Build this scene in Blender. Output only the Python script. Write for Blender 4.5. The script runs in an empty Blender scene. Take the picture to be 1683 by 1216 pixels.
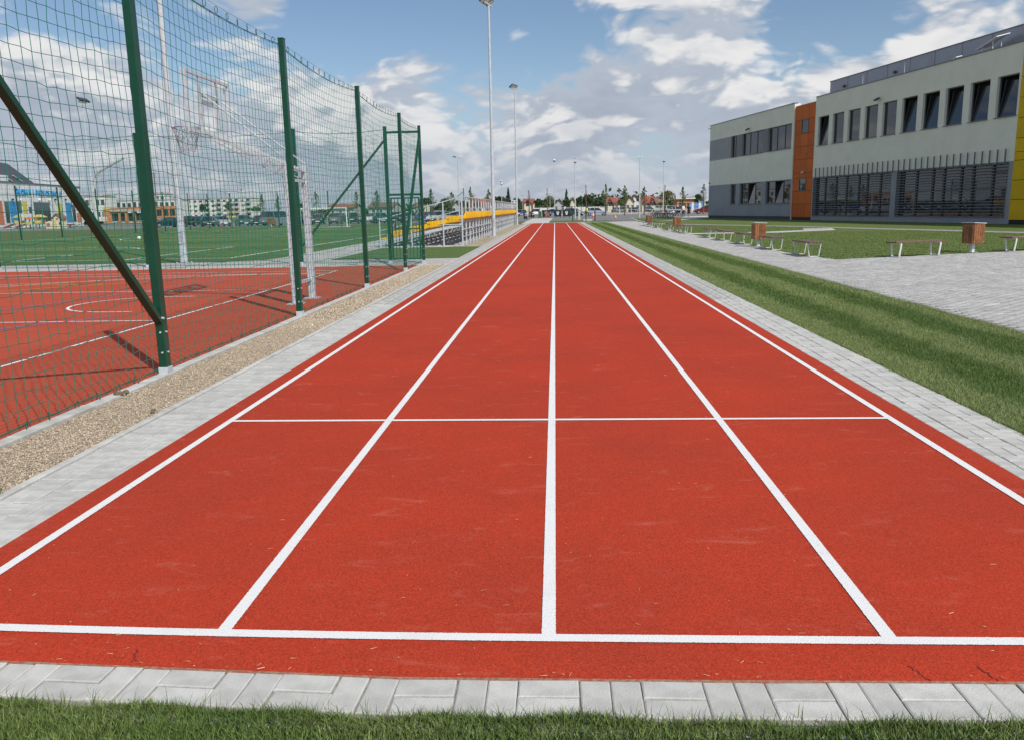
import bpy, math, random
import numpy as np
from mathutils import Vector, Matrix, Quaternion

R = math.radians
random.seed(7)
rng = np.random.default_rng(7)
sc = bpy.context.scene
col = sc.collection

# ------------------------------------------------------------------ camera
FPX, YAW, PITCH, ROLL = 1355.35, -0.054846, 0.191869, -0.020259
CAMP = Vector((0.0379, 0.0, 1.5324))
PW, PH = 1683.0, 1216.0
_cy, _sy, _cp, _sp = math.cos(YAW), math.sin(YAW), math.cos(PITCH), math.sin(PITCH)
_F = Vector((_sy * _cp, _cy * _cp, -_sp))
_R0 = Vector((_cy, -_sy, 0))
_U0 = _R0.cross(_F)
_Rt = _R0 * math.cos(ROLL) + _U0 * math.sin(ROLL)
_Up = -_R0 * math.sin(ROLL) + _U0 * math.cos(ROLL)
cam = bpy.data.cameras.new('camera')
cam.sensor_fit = 'HORIZONTAL'
cam.sensor_width = 36.0
cam.lens = 36.0 * FPX / PW
cam.clip_start = 0.05
cam.clip_end = 6000
camo = bpy.data.objects.new('camera', cam)
col.objects.link(camo)
camo.matrix_world = Matrix(((_Rt.x, _Up.x, -_F.x, CAMP.x), (_Rt.y, _Up.y, -_F.y, CAMP.y),
                            (_Rt.z, _Up.z, -_F.z, CAMP.z), (0, 0, 0, 1)))
sc.camera = camo


def ray(px, py):
    return _F + _Rt * ((px - PW / 2) / FPX) - _Up * ((py - PH / 2) / FPX)


def gp(px, py, z=0.0):            # photo pixel -> point on the ground
    d = ray(px, py)
    return CAMP + d * ((z - CAMP.z) / d.z)


def at(px, py, Y):                # photo pixel -> point in the plane y = Y
    d = ray(px, py)
    return CAMP + d * ((Y - CAMP.y) / d.y)


# ------------------------------------------------------------------ world
SUN_EL, SUN_H = R(46.0), Vector((0.597, -0.802))
sun_dir = Vector((SUN_H.x * math.cos(SUN_EL), SUN_H.y * math.cos(SUN_EL), math.sin(SUN_EL)))
w = bpy.data.worlds.new('World')
sc.world = w
w.use_nodes = True
nt = w.node_tree
nt.nodes.clear()


class NT:
    """tiny helper to wire shader nodes"""
    def __init__(s, tree):
        s.t = tree

    def n(s, typ, inp=None, **kw):
        nd = s.t.nodes.new(typ)
        for k, v in kw.items():
            setattr(nd, k, v)
        for k, v in (inp or {}).items():
            sock = nd.inputs[k]
            if hasattr(v, 'is_output') and not isinstance(v, (int, float)):
                s.t.links.new(v, sock)
            else:
                sock.default_value = v
        return nd

    def math(s, op, a, b=None, c=None, clamp=False):
        inp = {0: a}
        if b is not None:
            inp[1] = b
        if c is not None:
            inp[2] = c
        nd = s.n('ShaderNodeMath', inp, operation=op)
        nd.use_clamp = clamp
        return nd.outputs[0]

    def vmath(s, op, a, b=None, scale=None):
        inp = {0: a}
        if b is not None:
            inp[1] = b
        nd = s.n('ShaderNodeVectorMath', inp, operation=op)
        if scale is not None:
            nd.inputs['Scale'].default_value = scale
        return nd

    def mapr(s, v, a, b, c=0.0, d=1.0, smooth=True):
        nd = s.n('ShaderNodeMapRange', {0: v, 1: a, 2: b, 3: c, 4: d})
        nd.interpolation_type = 'SMOOTHSTEP' if smooth else 'LINEAR'
        return nd.outputs[0]

    def mix(s, f, a, b, blend='MIX'):
        nd = s.n('ShaderNodeMix', data_type='RGBA', blend_type=blend)
        for sock, v in ((nd.inputs['Factor'], f), (nd.inputs[6], a), (nd.inputs[7], b)):
            if hasattr(v, 'is_output') and not isinstance(v, (int, float, tuple)):
                s.t.links.new(v, sock)
            else:
                sock.default_value = v
        return nd.outputs[2]

    def noise(s, vec, scale, detail=2.0, rough=0.5, dist=0.0, lac=2.0):
        nd = s.n('ShaderNodeTexNoise', {'Scale': scale, 'Detail': detail, 'Roughness': rough,
                                        'Distortion': dist, 'Lacunarity': lac})
        if vec is not None:
            s.t.links.new(vec, nd.inputs['Vector'])
        return nd.outputs[0]


W = NT(nt)
sky = W.n('ShaderNodeTexSky', sky_type='NISHITA')
sky.sun_disc = False
sky.sun_elevation = SUN_EL
sky.sun_rotation = math.atan2(SUN_H.x, SUN_H.y)
sky.altitude = 100
sky.air_density = 1.0
sky.dust_density = 0.3
sky.ozone_density = 2.6
tc = W.n('ShaderNodeTexCoord')
D = W.vmath('NORMALIZE', tc.outputs['Generated']).outputs[0]
sep = W.n('ShaderNodeSeparateXYZ', {0: D})
dz = sep.outputs[2]


def cloud_density(vec):
    st = W.vmath('MULTIPLY', vec, (1.0, 1.0, 2.1)).outputs[0]
    warp = W.n('ShaderNodeTexNoise', {'Scale': 5.0, 'Detail': 3.0})
    W.t.links.new(st, warp.inputs['Vector'])
    wv = W.vmath('SUBTRACT', warp.outputs['Color'], (0.5, 0.5, 0.5)).outputs[0]
    wv = W.vmath('SCALE', wv, scale=0.16).outputs[0]
    pv = W.vmath('ADD', st, wv).outputs[0]
    big = W.noise(pv, 3.1, 7.0, 0.54, 0.0, 2.1)
    v1 = W.math('ABSOLUTE', W.math('SUBTRACT', W.noise(pv, 13.0, 2.0, 0.5), 0.5))
    v2 = W.math('ABSOLUTE', W.math('SUBTRACT', W.noise(pv, 31.0, 1.0, 0.5), 0.5))
    puff = W.math('ADD', W.math('MULTIPLY', v1, 0.36), W.math('MULTIPLY', v2, 0.17))
    return W.math('ADD', big, W.math('SUBTRACT', puff, 0.055))


def blob(px, py, rad, amp):
    """cover is thicker (or thinner) round this direction"""
    d = ray(px, py).normalized()
    df = W.vmath('SUBTRACT', D, tuple(d)).outputs[0]
    df = W.vmath('MULTIPLY', df, (1.0, 1.0, 1.9)).outputs[0]
    ln = W.vmath('LENGTH', df).outputs[1]
    return W.mapr(ln, rad, 0.0, 0.0, amp)


# cumulus field: open blue above, closing to a layered bank at the horizon
dens = cloud_density(D)
up = W.vmath('ADD', D, (0.012, -0.006, 0.022)).outputs[0]
dens_up = cloud_density(up)
bias = W.mapr(dz, 0.05, 0.22, 0.150, 0.025)
for b in ((1215, 45, .125, .11), (400, 10, .10, .12), (1590, 15, .11, .13), (690, 125, .13, .10),
          (225, 160, .07, .05), (1010, 170, .10, .07), (60, 60, .10, -.07), (360, 140, .10, -.11),
          (850, 0, .17, -.24), (900, 190, .13, .16), (620, 200, .10, .05), (1250, 230, .14, .06), (560, 55, .11, -.18), (950, 60, .09, -.12), (1420, 60, .05, -.16),
          (300, 85, .06, -.08), (120, 30, .05, -.05)):
    bias = W.math('ADD', bias, blob(*b))
dd = W.math('ADD', dens, bias)
cover = W.mapr(dd, 0.490, 0.590)
thick = W.mapr(dd, 0.50, 0.78)
relief = W.math('SUBTRACT', dens, dens_up)
lit = W.mapr(relief, -0.025, 0.075)
fine = W.noise(W.vmath('MULTIPLY', D, (1.0, 1.0, 2.6)).outputs[0], 17.0, 5.0, 0.55)
lit = W.math('MULTIPLY', lit, W.mapr(fine, 0.30, 0.62, 0.65, 1.0))
lit = W.math('MULTIPLY', lit, W.mapr(dz, 0.0, 0.13, 0.36, 1.0))
c_dark = W.mix(thick, (0.475, 0.530, 0.615, 1), (0.375, 0.425, 0.510, 1))
c_cloud = W.mix(lit, c_dark, (0.840, 0.830, 0.825, 1))
skyc = W.vmath('SCALE', sky.outputs[0], scale=0.096).outputs[0]
low = W.mapr(dz, 0.0, 0.16, 0.75, 0.0)
skyb = W.mix(low, skyc, (0.340, 0.435, 0.580, 1))
final = W.mix(W.math('MULTIPLY', cover, 0.97), skyb, c_cloud)
bg = W.n('ShaderNodeBackground', {'Color': final, 'Strength': 1.0})
wo = W.n('ShaderNodeOutputWorld')
nt.links.new(bg.outputs[0], wo.inputs[0])

# ------------------------------------------------------------------ sun, exposure
sl = bpy.data.lights.new('sun', 'SUN')
sl.energy = 3.9
sl.angle = R(0.53)
sl.color = (1.0, 0.955, 0.885)
so = bpy.data.objects.new('sun', sl)
col.objects.link(so)
so.rotation_euler = sun_dir.to_track_quat('Z', 'Y').to_euler()
so.location = (20, -30, 40)
vs = sc.view_settings
vs.view_transform = 'Standard'
vs.look = 'None'
vs.exposure = 0.0
vs.gamma = 1.0
vs.use_curve_mapping = False

# ------------------------------------------------------------------ materials
MATS = {}


def mat(name, c, rough=0.7, metal=0.0, var=0.0, vs_=3.0, bump=0.0, bs=60.0, spec=0.5, rnd=0.0,
        isl=0.0, c2=None, vdet=4.0, coat=0.0, trans=0.0, alpha=1.0):
    """procedural principled material: colour c, noise variation towards c2 (or darker), fine bump,
    rnd = per-object brightness spread, isl = per-piece brightness spread"""
    m = bpy.data.materials.new(name)
    m.use_nodes = True
    t = m.node_tree
    t.nodes.clear()
    N = NT(t)
    out = N.n('ShaderNodeOutputMaterial')
    p = N.n('ShaderNodeBsdfPrincipled')
    p.inputs['Roughness'].default_value = rough
    p.inputs['Metallic'].default_value = metal
    p.inputs['Specular IOR Level'].default_value = spec
    p.inputs['Coat Weight'].default_value = coat
    p.inputs['Transmission Weight'].default_value = trans
    p.inputs['Alpha'].default_value = alpha
    base = (c[0], c[1], c[2], 1)
    tcn = N.n('ShaderNodeTexCoord')
    vec = tcn.outputs['Object']
    cur = None
    if var or c2:
        n = N.noise(vec, vs_, vdet, 0.6)
        f = N.mapr(n, 0.32, 0.68)
        b2 = (c2[0], c2[1], c2[2], 1) if c2 else tuple(x * (1 - var) for x in c) + (1,)
        b1 = base if c2 else tuple(min(1, x * (1 + var)) for x in c) + (1,)
        cur = N.mix(f, b1, b2)
    if rnd:
        oi = N.n('ShaderNodeObjectInfo')
        k = N.mapr(oi.outputs['Random'], 0, 1, 1 - rnd, 1 + rnd, smooth=False)
        cur = N.vmath('MULTIPLY', cur if cur is not None else base[:3],
                      N.n('ShaderNodeCombineXYZ', {0: k, 1: k, 2: k}).outputs[0]).outputs[0]
    if isl:
        g = N.n('ShaderNodeNewGeometry')
        k = N.mapr(g.outputs['Random Per Island'], 0, 1, 1 - isl, 1 + isl, smooth=False)
        cur = N.vmath('MULTIPLY', cur if cur is not None else base[:3],
                      N.n('ShaderNodeCombineXYZ', {0: k, 1: k, 2: k}).outputs[0]).outputs[0]
    if cur is not None:
        t.links.new(cur, p.inputs['Base Color'])
    else:
        p.inputs['Base Color'].default_value = base
    if bump:
        n2 = N.noise(vec, bs, 3.0, 0.6)
        bn = N.n('ShaderNodeBump', {'Strength': bump, 'Distance': 0.01, 'Height': n2})
        t.links.new(bn.outputs[0], p.inputs['Normal'])
    t.links.new(p.outputs[0], out.inputs[0])
    MATS[name] = m
    return m


# ------------------------------------------------------------------ mesh helpers
class MB:
    def __init__(s):
        s.v = []
        s.f = []

    def add(s, vs, fs):
        o = len(s.v)
        s.v += [tuple(x) for x in vs]
        s.f += [tuple(i + o for i in f) for f in fs]
        return s

    def box(s, x0, x1, y0, y1, z0, z1):
        return s.add([(x0, y0, z0), (x1, y0, z0), (x1, y1, z0), (x0, y1, z0),
                      (x0, y0, z1), (x1, y0, z1), (x1, y1, z1), (x0, y1, z1)],
                     [(3, 2, 1, 0), (4, 5, 6, 7), (0, 1, 5, 4), (1, 2, 6, 5), (2, 3, 7, 6), (3, 0, 4, 7)])

    def cbox(s, c, size):
        return s.box(c[0] - size[0] / 2, c[0] + size[0] / 2, c[1] - size[1] / 2, c[1] + size[1] / 2,
                     c[2] - size[2] / 2, c[2] + size[2] / 2)

    def rbox(s, c, size, M):
        """rotated box"""
        b = MB().cbox((0, 0, 0), size)
        M = M.to_3x3()
        return s.add([Vector(c) + M @ Vector(v) for v in b.v], b.f)

    def beam(s, p, q, a, b, up=(0, 0, 1)):
        p, q = Vector(p), Vector(q)
        d = (q - p).normalized()
        u = Vector(up)
        if abs(d.dot(u)) > 0.98:
            u = Vector((0, 1, 0))
        x = d.cross(u).normalized()
        y = x.cross(d)
        vs = []
        for c in (p, q):
            for sx, sy in ((-1, -1), (1, -1), (1, 1), (-1, 1)):
                vs.append(c + x * (sx * a / 2) + y * (sy * b / 2))
        return s.add(vs, [(3, 2, 1, 0), (4, 5, 6, 7), (0, 1, 5, 4), (1, 2, 6, 5), (2, 3, 7, 6), (3, 0, 4, 7)])

    def tube(s, pts, r, n=6, closed=False, caps=True):
        pts = [Vector(p) for p in pts]
        rs = r if isinstance(r, (list, tuple)) else [r] * len(pts)
        m = len(pts)
        rings = []
        px = None
        for i, p in enumerate(pts):
            a = pts[(i - 1) % m] if (closed or i > 0) else p
            b = pts[(i + 1) % m] if (closed or i < m - 1) else p
            d = (b - a)
            if d.length < 1e-9:
                d = Vector((0, 0, 1))
            d.normalize()
            if px is None:
                u = Vector((0, 0, 1)) if abs(d.z) < 0.9 else Vector((1, 0, 0))
                x = d.cross(u).normalized()
            else:
                x = px - d * px.dot(d)
                if x.length < 1e-6:
                    x = d.cross(Vector((0, 0, 1)))
                x.normalize()
            px = x
            y = d.cross(x)
            rings.append([p + (x * math.cos(2 * math.pi * k / n) + y * math.sin(2 * math.pi * k / n)) * rs[i]
                          for k in range(n)])
        vs = [v for rg in rings for v in rg]
        fs = []
        for i in range(m if closed else m - 1):
            j = (i + 1) % m
            for k in range(n):
                k2 = (k + 1) % n
                fs.append((i * n + k, i * n + k2, j * n + k2, j * n + k))
        if caps and not closed:
            fs.append(tuple(reversed(range(n))))
            fs.append(tuple((m - 1) * n + k for k in range(n)))
        return s.add(vs, fs)

    def lathe(s, prof, n=12, c=(0, 0, 0)):
        vs = []
        for r, z in prof:
            for k in range(n):
                a = 2 * math.pi * k / n
                vs.append((c[0] + r * math.cos(a), c[1] + r * math.sin(a), c[2] + z))
        fs = []
        for i in range(len(prof) - 1):
            for k in range(n):
                k2 = (k + 1) % n
                fs.append((i * n + k, i * n + k2, (i + 1) * n + k2, (i + 1) * n + k))
        fs.append(tuple(reversed(range(n))))
        fs.append(tuple((len(prof) - 1) * n + k for k in range(n)))
        return s.add(vs, fs)

    def poly(s, pts, z):
        return s.add([(p[0], p[1], z) for p in pts], [tuple(range(len(pts)))])

    def prism(s, pts, z0, z1):
        n = len(pts)
        vs = [(p[0], p[1], z0) for p in pts] + [(p[0], p[1], z1) for p in pts]
        fs = [tuple(reversed(range(n))), tuple(range(n, 2 * n))]
        fs += [(i, (i + 1) % n, n + (i + 1) % n, n + i) for i in range(n)]
        return s.add(vs, fs)

    def extr(s, poly, a, b, fn):
        """extrude 2-D poly between parameters a and b; fn(u, v, t) -> point"""
        n = len(poly)
        vs = [fn(u, v, a) for u, v in poly] + [fn(u, v, b) for u, v in poly]
        fs = [tuple(reversed(range(n))), tuple(range(n, 2 * n))]
        fs += [(i, (i + 1) % n, n + (i + 1) % n, n + i) for i in range(n)]
        return s.add(vs, fs)

    def ribbon(s, pts, wd, z, closed=False):
        pts = [Vector((p[0], p[1])) for p in pts]
        n = len(pts)
        L, Rr = [], []
        for i, p in enumerate(pts):
            a = pts[i - 1] if (i > 0 or closed) else p
            b = pts[(i + 1) % n] if (i < n - 1 or closed) else p
            d1 = (p - a).normalized() if (p - a).length > 1e-9 else (b - p).normalized()
            d2 = (b - p).normalized() if (b - p).length > 1e-9 else d1
            nn = Vector((-(d1.y + d2.y), d1.x + d2.x))
            nn.normalize()
            k = 1.0 / max(0.35, nn.dot(Vector((-d1.y, d1.x))))
            L.append(p + nn * (wd / 2 * k))
            Rr.append(p - nn * (wd / 2 * k))
        vs = [(q.x, q.y, z) for q in L] + [(q.x, q.y, z) for q in Rr]
        fs = []
        for i in range(n if closed else n - 1):
            j = (i + 1) % n
            fs.append((n + i, n + j, j, i))
        return s.add(vs, fs)

    def mesh(s, name, material=None, smooth=False):
        me = bpy.data.meshes.new(name)
        me.from_pydata(s.v, [], s.f)
        if material:
            me.materials.append(MATS[material] if isinstance(material, str) else material)
        if smooth:
            me.polygons.foreach_set('use_smooth', [True] * len(me.polygons))
            try:
                me.set_sharp_from_angle(angle=R(40))
            except Exception:
                pass
        me.update()
        return me

    def build(s, name, material, parent=None, smooth=False, world=False, bevel=0.0, loc=None, rot=None):
        vv = s.v
        if world and parent is not None:
            o = Vector((0, 0, 0))
            q = parent
            while q is not None:
                o += q.location
                q = q.parent
            s.v = [(a - o.x, b - o.y, c - o.z) for a, b, c in vv]
        me = s.mesh(name, material, smooth)
        s.v = vv
        ob = bpy.data.objects.new(name, me)
        col.objects.link(ob)
        if parent is not None:
            ob.parent = parent
        if loc is not None:
            ob.location = loc
        if rot is not None:
            ob.rotation_euler = rot
        if bevel:
            b = ob.modifiers.new('bevel', 'BEVEL')
            b.width = bevel
            b.segments = 2
            b.limit_method = 'ANGLE'
            b.angle_limit = R(40)
        return ob


def tag(o, label, cat, group=None):
    o['label'] = label
    o['category'] = cat
    if group:
        o['group'] = group
    return o


def thing(name, label, cat, loc=(0, 0, 0), rz=0.0, group=None):
    o = bpy.data.objects.new(name, None)
    o.empty_display_size = 0.3
    col.objects.link(o)
    o.location = loc
    o.rotation_euler = (0, 0, rz)
    return tag(o, label, cat, group)


def structure(o):
    o['kind'] = 'structure'
    return o


def stuff(o):
    o['kind'] = 'stuff'
    return o


def copy_tree(o, parent=None):
    c = o.copy()
    col.objects.link(c)
    c.parent = parent
    for ch in list(o.children):
        copy_tree(ch, c)
    return c


def inst(me, name, parent, loc, rot=(0, 0, 0), scale=None):
    o = bpy.data.objects.new(name, me)
    col.objects.link(o)
    o.parent = parent
    o.location = loc
    o.rotation_euler = rot
    if scale:
        o.scale = scale
    return o


def np_mesh(name, verts, faces_flat, nper, material, smooth=False):
    """fast mesh from numpy arrays; all faces have nper corners"""
    me = bpy.data.meshes.new(name)
    nv = len(verts)
    nf = len(faces_flat) // nper
    me.vertices.add(nv)
    me.vertices.foreach_set('co', np.ascontiguousarray(verts, dtype=np.float32).ravel())
    me.loops.add(nf * nper)
    me.loops.foreach_set('vertex_index', np.ascontiguousarray(faces_flat, dtype=np.int32))
    me.polygons.add(nf)
    me.polygons.foreach_set('loop_start', np.arange(0, nf * nper, nper, dtype=np.int32))
    if smooth:
        me.polygons.foreach_set('use_smooth', np.ones(nf, dtype=bool))
    me.materials.append(MATS[material])
    me.update()
    me.validate()
    return me


def obj(name, me, parent=None):
    o = bpy.data.objects.new(name, me)
    col.objects.link(o)
    if parent is not None:
        o.parent = parent
    return o
# ================================================================== ground materials
def track_mat(name, c, c2, dark):
    m = bpy.data.materials.new(name)
    m.use_nodes = True
    t = m.node_tree
    t.nodes.clear()
    N = NT(t)
    out = N.n('ShaderNodeOutputMaterial')
    p = N.n('ShaderNodeBsdfPrincipled', {'Roughness': 0.9, 'Specular IOR Level': 0.12})
    v = N.n('ShaderNodeTexCoord').outputs['Object']
    big = N.noise(v, 0.55, 7.0, 0.68)
    c0 = N.mix(N.mapr(big, 0.3, 0.7), c + (1,), c2 + (1,))
    gr = N.n('ShaderNodeTexVoronoi', {'Vector': v, 'Scale': 190.0})
    k = N.mapr(gr.outputs['Color'], 0.0, 1.0, 0.66, 1.30, smooth=False)
    c1 = N.vmath('MULTIPLY', c0, N.n('ShaderNodeCombineXYZ', {0: k, 1: k, 2: k}).outputs[0]).outputs[0]
    pit = N.noise(v, 170.0, 2.0, 0.5)
    c1 = N.mix(N.mapr(pit, 0.60, 0.70, 0, 0.75), c1, dark + (1,))
    # scuffs left by shoes and tools
    st = N.vmath('MULTIPLY', v, (1.2, 3.0, 1.0)).outputs[0]
    sc1 = N.noise(st, 2.4, 6.0, 0.72, 0.6)
    c1 = N.mix(N.mapr(sc1, 0.55, 0.78, 0, 0.55), c1, (0.52, 0.16, 0.115, 1))
    t.links.new(c1, p.inputs['Base Color'])
    b = N.n('ShaderNodeBump', {'Strength': 0.55, 'Distance': 0.004, 'Height': N.noise(v, 210.0, 2.0, 0.6)})
    t.links.new(b.outputs[0], p.inputs['Normal'])
    t.links.new(p.outputs[0], out.inputs[0])
    MATS[name] = m


track_mat('track_red', (0.465, 0.048, 0.021), (0.380, 0.045, 0.022), (0.17, 0.014, 0.009))
track_mat('court_red', (0.450, 0.082, 0.042), (0.410, 0.072, 0.038), (0.25, 0.04, 0.025))


def lawn_mat(name, a, b, period=0.0, phase=0.0, axis=0, dry=(0.20, 0.17, 0.065), dryf=0.5, isl=0.0, wob=0.12):
    """grass: stripes of the mower (blades lying one way or the other), dry patches, fine mottling"""
    m = bpy.data.materials.new(name)
    m.use_nodes = True
    t = m.node_tree
    t.nodes.clear()
    N = NT(t)
    out = N.n('ShaderNodeOutputMaterial')
    p = N.n('ShaderNodeBsdfPrincipled', {'Roughness': 0.75, 'Specular IOR Level': 0.2})
    v = N.n('ShaderNodeTexCoord').outputs['Object']
    sp = N.n('ShaderNodeSeparateXYZ', {0: v})
    n1 = N.noise(v, 1.6, 4.0, 0.6)
    if period:
        x = sp.outputs[axis]
        xw = N.math('ADD', x, N.math('MULTIPLY', N.math('SUBTRACT', N.noise(v, 0.7, 4.0, 0.6), 0.5), wob * 4))
        s = N.math('SINE', N.math('MULTIPLY', N.math('ADD', xw, phase), 2 * math.pi / period))
        f = N.mapr(N.math('ADD', s, N.math('MULTIPLY', N.math('SUBTRACT', n1, 0.5), 2.2)), -0.75, 0.75)
    else:
        f = N.mapr(n1, 0.3, 0.7)
    c = N.mix(f, a + (1,), b + (1,))
    n2 = N.noise(v, 4.5, 5.0, 0.7)
    c = N.mix(N.mapr(n2, 0.58, 0.80, 0, dryf), c, dry + (1,))
    n3 = N.noise(v, 45.0, 3.0, 0.7)
    k = N.mapr(n3, 0.3, 0.7, 0.70, 1.25)
    if isl:
        g = N.n('ShaderNodeNewGeometry')
        k = N.math('MULTIPLY', k, N.mapr(g.outputs['Random Per Island'], 0, 1, 1 - isl, 1 + isl, smooth=False))
    c = N.vmath('MULTIPLY', c, N.n('ShaderNodeCombineXYZ', {0: k, 1: k, 2: k}).outputs[0]).outputs[0]
    t.links.new(c, p.inputs['Base Color'])
    if not isl:
        b_ = N.n('ShaderNodeBump', {'Strength': 0.9, 'Distance': 0.03, 'Height': N.noise(v, 60.0, 3.0, 0.7)})
        t.links.new(b_.outputs[0], p.inputs['Normal'])
    t.links.new(p.outputs[0], out.inputs[0])
    MATS[name] = m


lawn_mat('lawn_strip', (0.205, 0.240, 0.095), (0.090, 0.145, 0.035), 1.04, 0.55, 0, dryf=0.55)
lawn_mat('lawn_strip_blade', (0.225, 0.280, 0.105), (0.112, 0.175, 0.048), 1.04, 0.55, 0, dry=(.30, .26, .12), dryf=0.55, isl=0.35)
lawn_mat('lawn_big', (0.165, 0.205, 0.060), (0.085, 0.138, 0.030), 0.95, 0.2, 1, dryf=0.6, wob=0.06)
lawn_mat('lawn_big_blade', (0.185, 0.230, 0.070), (0.095, 0.155, 0.035), 0.95, 0.2, 1, dryf=0.6, isl=0.3, wob=0.06)
lawn_mat('lawn_plain', (0.135, 0.185, 0.050), (0.080, 0.140, 0.030), 1.1, 0.0, 1, dryf=0.5)
lawn_mat('lawn_front', (0.120, 0.150, 0.045), (0.060, 0.100, 0.022), dryf=0.5)
lawn_mat('front_blade', (0.170, 0.225, 0.070), (0.100, 0.165, 0.040), dry=(0.30, 0.27, 0.12), dryf=0.35, isl=0.55)
lawn_mat('turf', (0.095, 0.168, 0.042), (0.080, 0.146, 0.034), 9.0, 0.0, 1, dryf=0.12, wob=0.02)
lawn_mat('field', (0.130, 0.160, 0.050), (0.090, 0.125, 0.036), dry=(0.26, 0.22, 0.11), dryf=0.7)

mat('line_white', (0.80, 0.80, 0.79), 0.75, bump=0.5, bs=190)
_t = MATS['line_white'].node_tree
_N = NT(_t)
_v = _N.n('ShaderNodeTexCoord').outputs['Object']
_f = _N.mapr(_N.noise(_v, 330.0, 2.0, 0.6), 0.62, 0.72, 0.0, 0.42)
_c = _N.mix(_f, (0.80, 0.80, 0.79, 1), (0.42, 0.22, 0.19, 1))
_f2 = _N.mapr(_N.noise(_v, 3.0, 6.0, 0.7), 0.50, 0.80, 0.0, 0.45)
_c = _N.mix(_f2, _c, (0.60, 0.55, 0.52, 1))
_t.links.new(_c, [n_ for n_ in _t.nodes if n_.type == 'BSDF_PRINCIPLED'][0].inputs['Base Color'])
mat('court_line', (0.78, 0.77, 0.76), 0.7, var=0.04, vs_=6)
mat('court_yellow', (0.72, 0.42, 0.05), 0.7)
mat('court_blue', (0.22, 0.20, 0.50), 0.7)
mat('paver', (0.500, 0.492, 0.465), 0.85, var=0.10, vs_=9, bump=0.35, bs=120, rnd=0.10, vdet=6)
mat('paver_isl', (0.440, 0.433, 0.410), 0.85, var=0.09, vs_=6, bump=0.3, bs=120, isl=0.09, vdet=6)
mat('plaza_isl', (0.420, 0.412, 0.395), 0.85, var=0.10, vs_=1.3, bump=0.3, bs=120, isl=0.10, vdet=6)
for _nm in ('paver', 'paver_isl'):
    _t = MATS[_nm].node_tree
    _N = NT(_t)
    _v = _N.n('ShaderNodeTexCoord').outputs['Object']
    _p = [n_ for n_ in _t.nodes if n_.type == 'BSDF_PRINCIPLED'][0]
    _src = _p.inputs['Base Color'].links[0].from_socket
    _c = _N.mix(_N.mapr(_N.noise(_v, 95.0, 2.0, 0.5), 0.70, 0.76, 0.0, 0.55), _src, (0.16, 0.13, 0.10, 1))
    _c = _N.mix(_N.mapr(_N.noise(_v, 5.0, 5.0, 0.7), 0.52, 0.80, 0.0, 0.35), _c, (0.36, 0.34, 0.30, 1))
    _t.links.new(_c, _p.inputs['Base Color'])
mat('joint', (0.270, 0.250, 0.210), 0.95, var=0.25, vs_=20)
mat('kerb', (0.500, 0.490, 0.460), 0.9, var=0.15, vs_=7, bump=0.4, bs=90, rnd=0.06)
mat('gravel_bed', (0.330, 0.265, 0.185), 0.95, var=0.35, vs_=70, bump=1.0, bs=90)
mat('pebble', (0.500, 0.410, 0.305), 0.85, isl=0.40, var=0.22, vs_=25)
mat('asphalt', (0.180, 0.180, 0.182), 0.9, var=0.12, vs_=0.5, bump=0.2, bs=60)
mat('path_light', (0.500, 0.485, 0.455), 0.9, var=0.10, vs_=1.0, bump=0.2, bs=50)
mat('path_grey', (0.250, 0.240, 0.225), 0.9, var=0.15, vs_=2.0)
mat('dirt', (0.360, 0.310, 0.225), 0.95, var=0.25, vs_=1.5)
mat('straw', (0.62, 0.50, 0.28), 0.9, isl=0.35)
mat('sand', (0.34, 0.25, 0.17), 0.95, var=.4, vs_=60, c2=(0.34, 0.09, 0.05), bump=.6, bs=200)
mat('crack', (0.11, 0.016, 0.010), 0.95)
mat('soil', (0.16, 0.12, 0.075), 0.95, var=0.3, vs_=12)

# ================================================================== ground sheets
structure(MB().box(-2500, 2500, -600, 3500, -0.6, -0.045).build('ground', 'field'))


def sheet(name, pts, z, m, thick=0.0):
    b = MB()
    if thick:
        b.prism(pts, z - thick, z)
    else:
        b.poly(pts, z)
    return structure(b.build(name, m))


def rect(x0, x1, y0, y1):
    return [(x0, y0), (x1, y0), (x1, y1), (x0, y1)]


# ---- running track with a sloped rim; its near edge bows slightly at the left
def yoff(x):
    return 0.054 * max(0.0, -0.5 - x) + 0.010 * max(0.0, x - 0.5)


YF = 2.503
xs = [-2.63, -2.53, -2.1, -1.7, -1.3, -0.9, -0.5, 0.5, 1.5, 2.54, 2.64]
ys = [YF, YF + .10, 90.5, 90.62]
tv, tf = [], []
for j, y in enumerate(ys):
    for i, x in enumerate(xs):
        tv.append((x, y + (yoff(x) if j < 2 else 0), 0.0 if (0 < i < len(xs) - 1 and 0 < j < 3) else -0.005))
for j in range(3):
    for i in range(len(xs) - 1):
        a = j * len(xs) + i
        tf.append((a, a + 1, a + len(xs) + 1, a + len(xs)))
track = structure(MB().add(tv, tf).build('running_track', 'track_red'))


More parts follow.
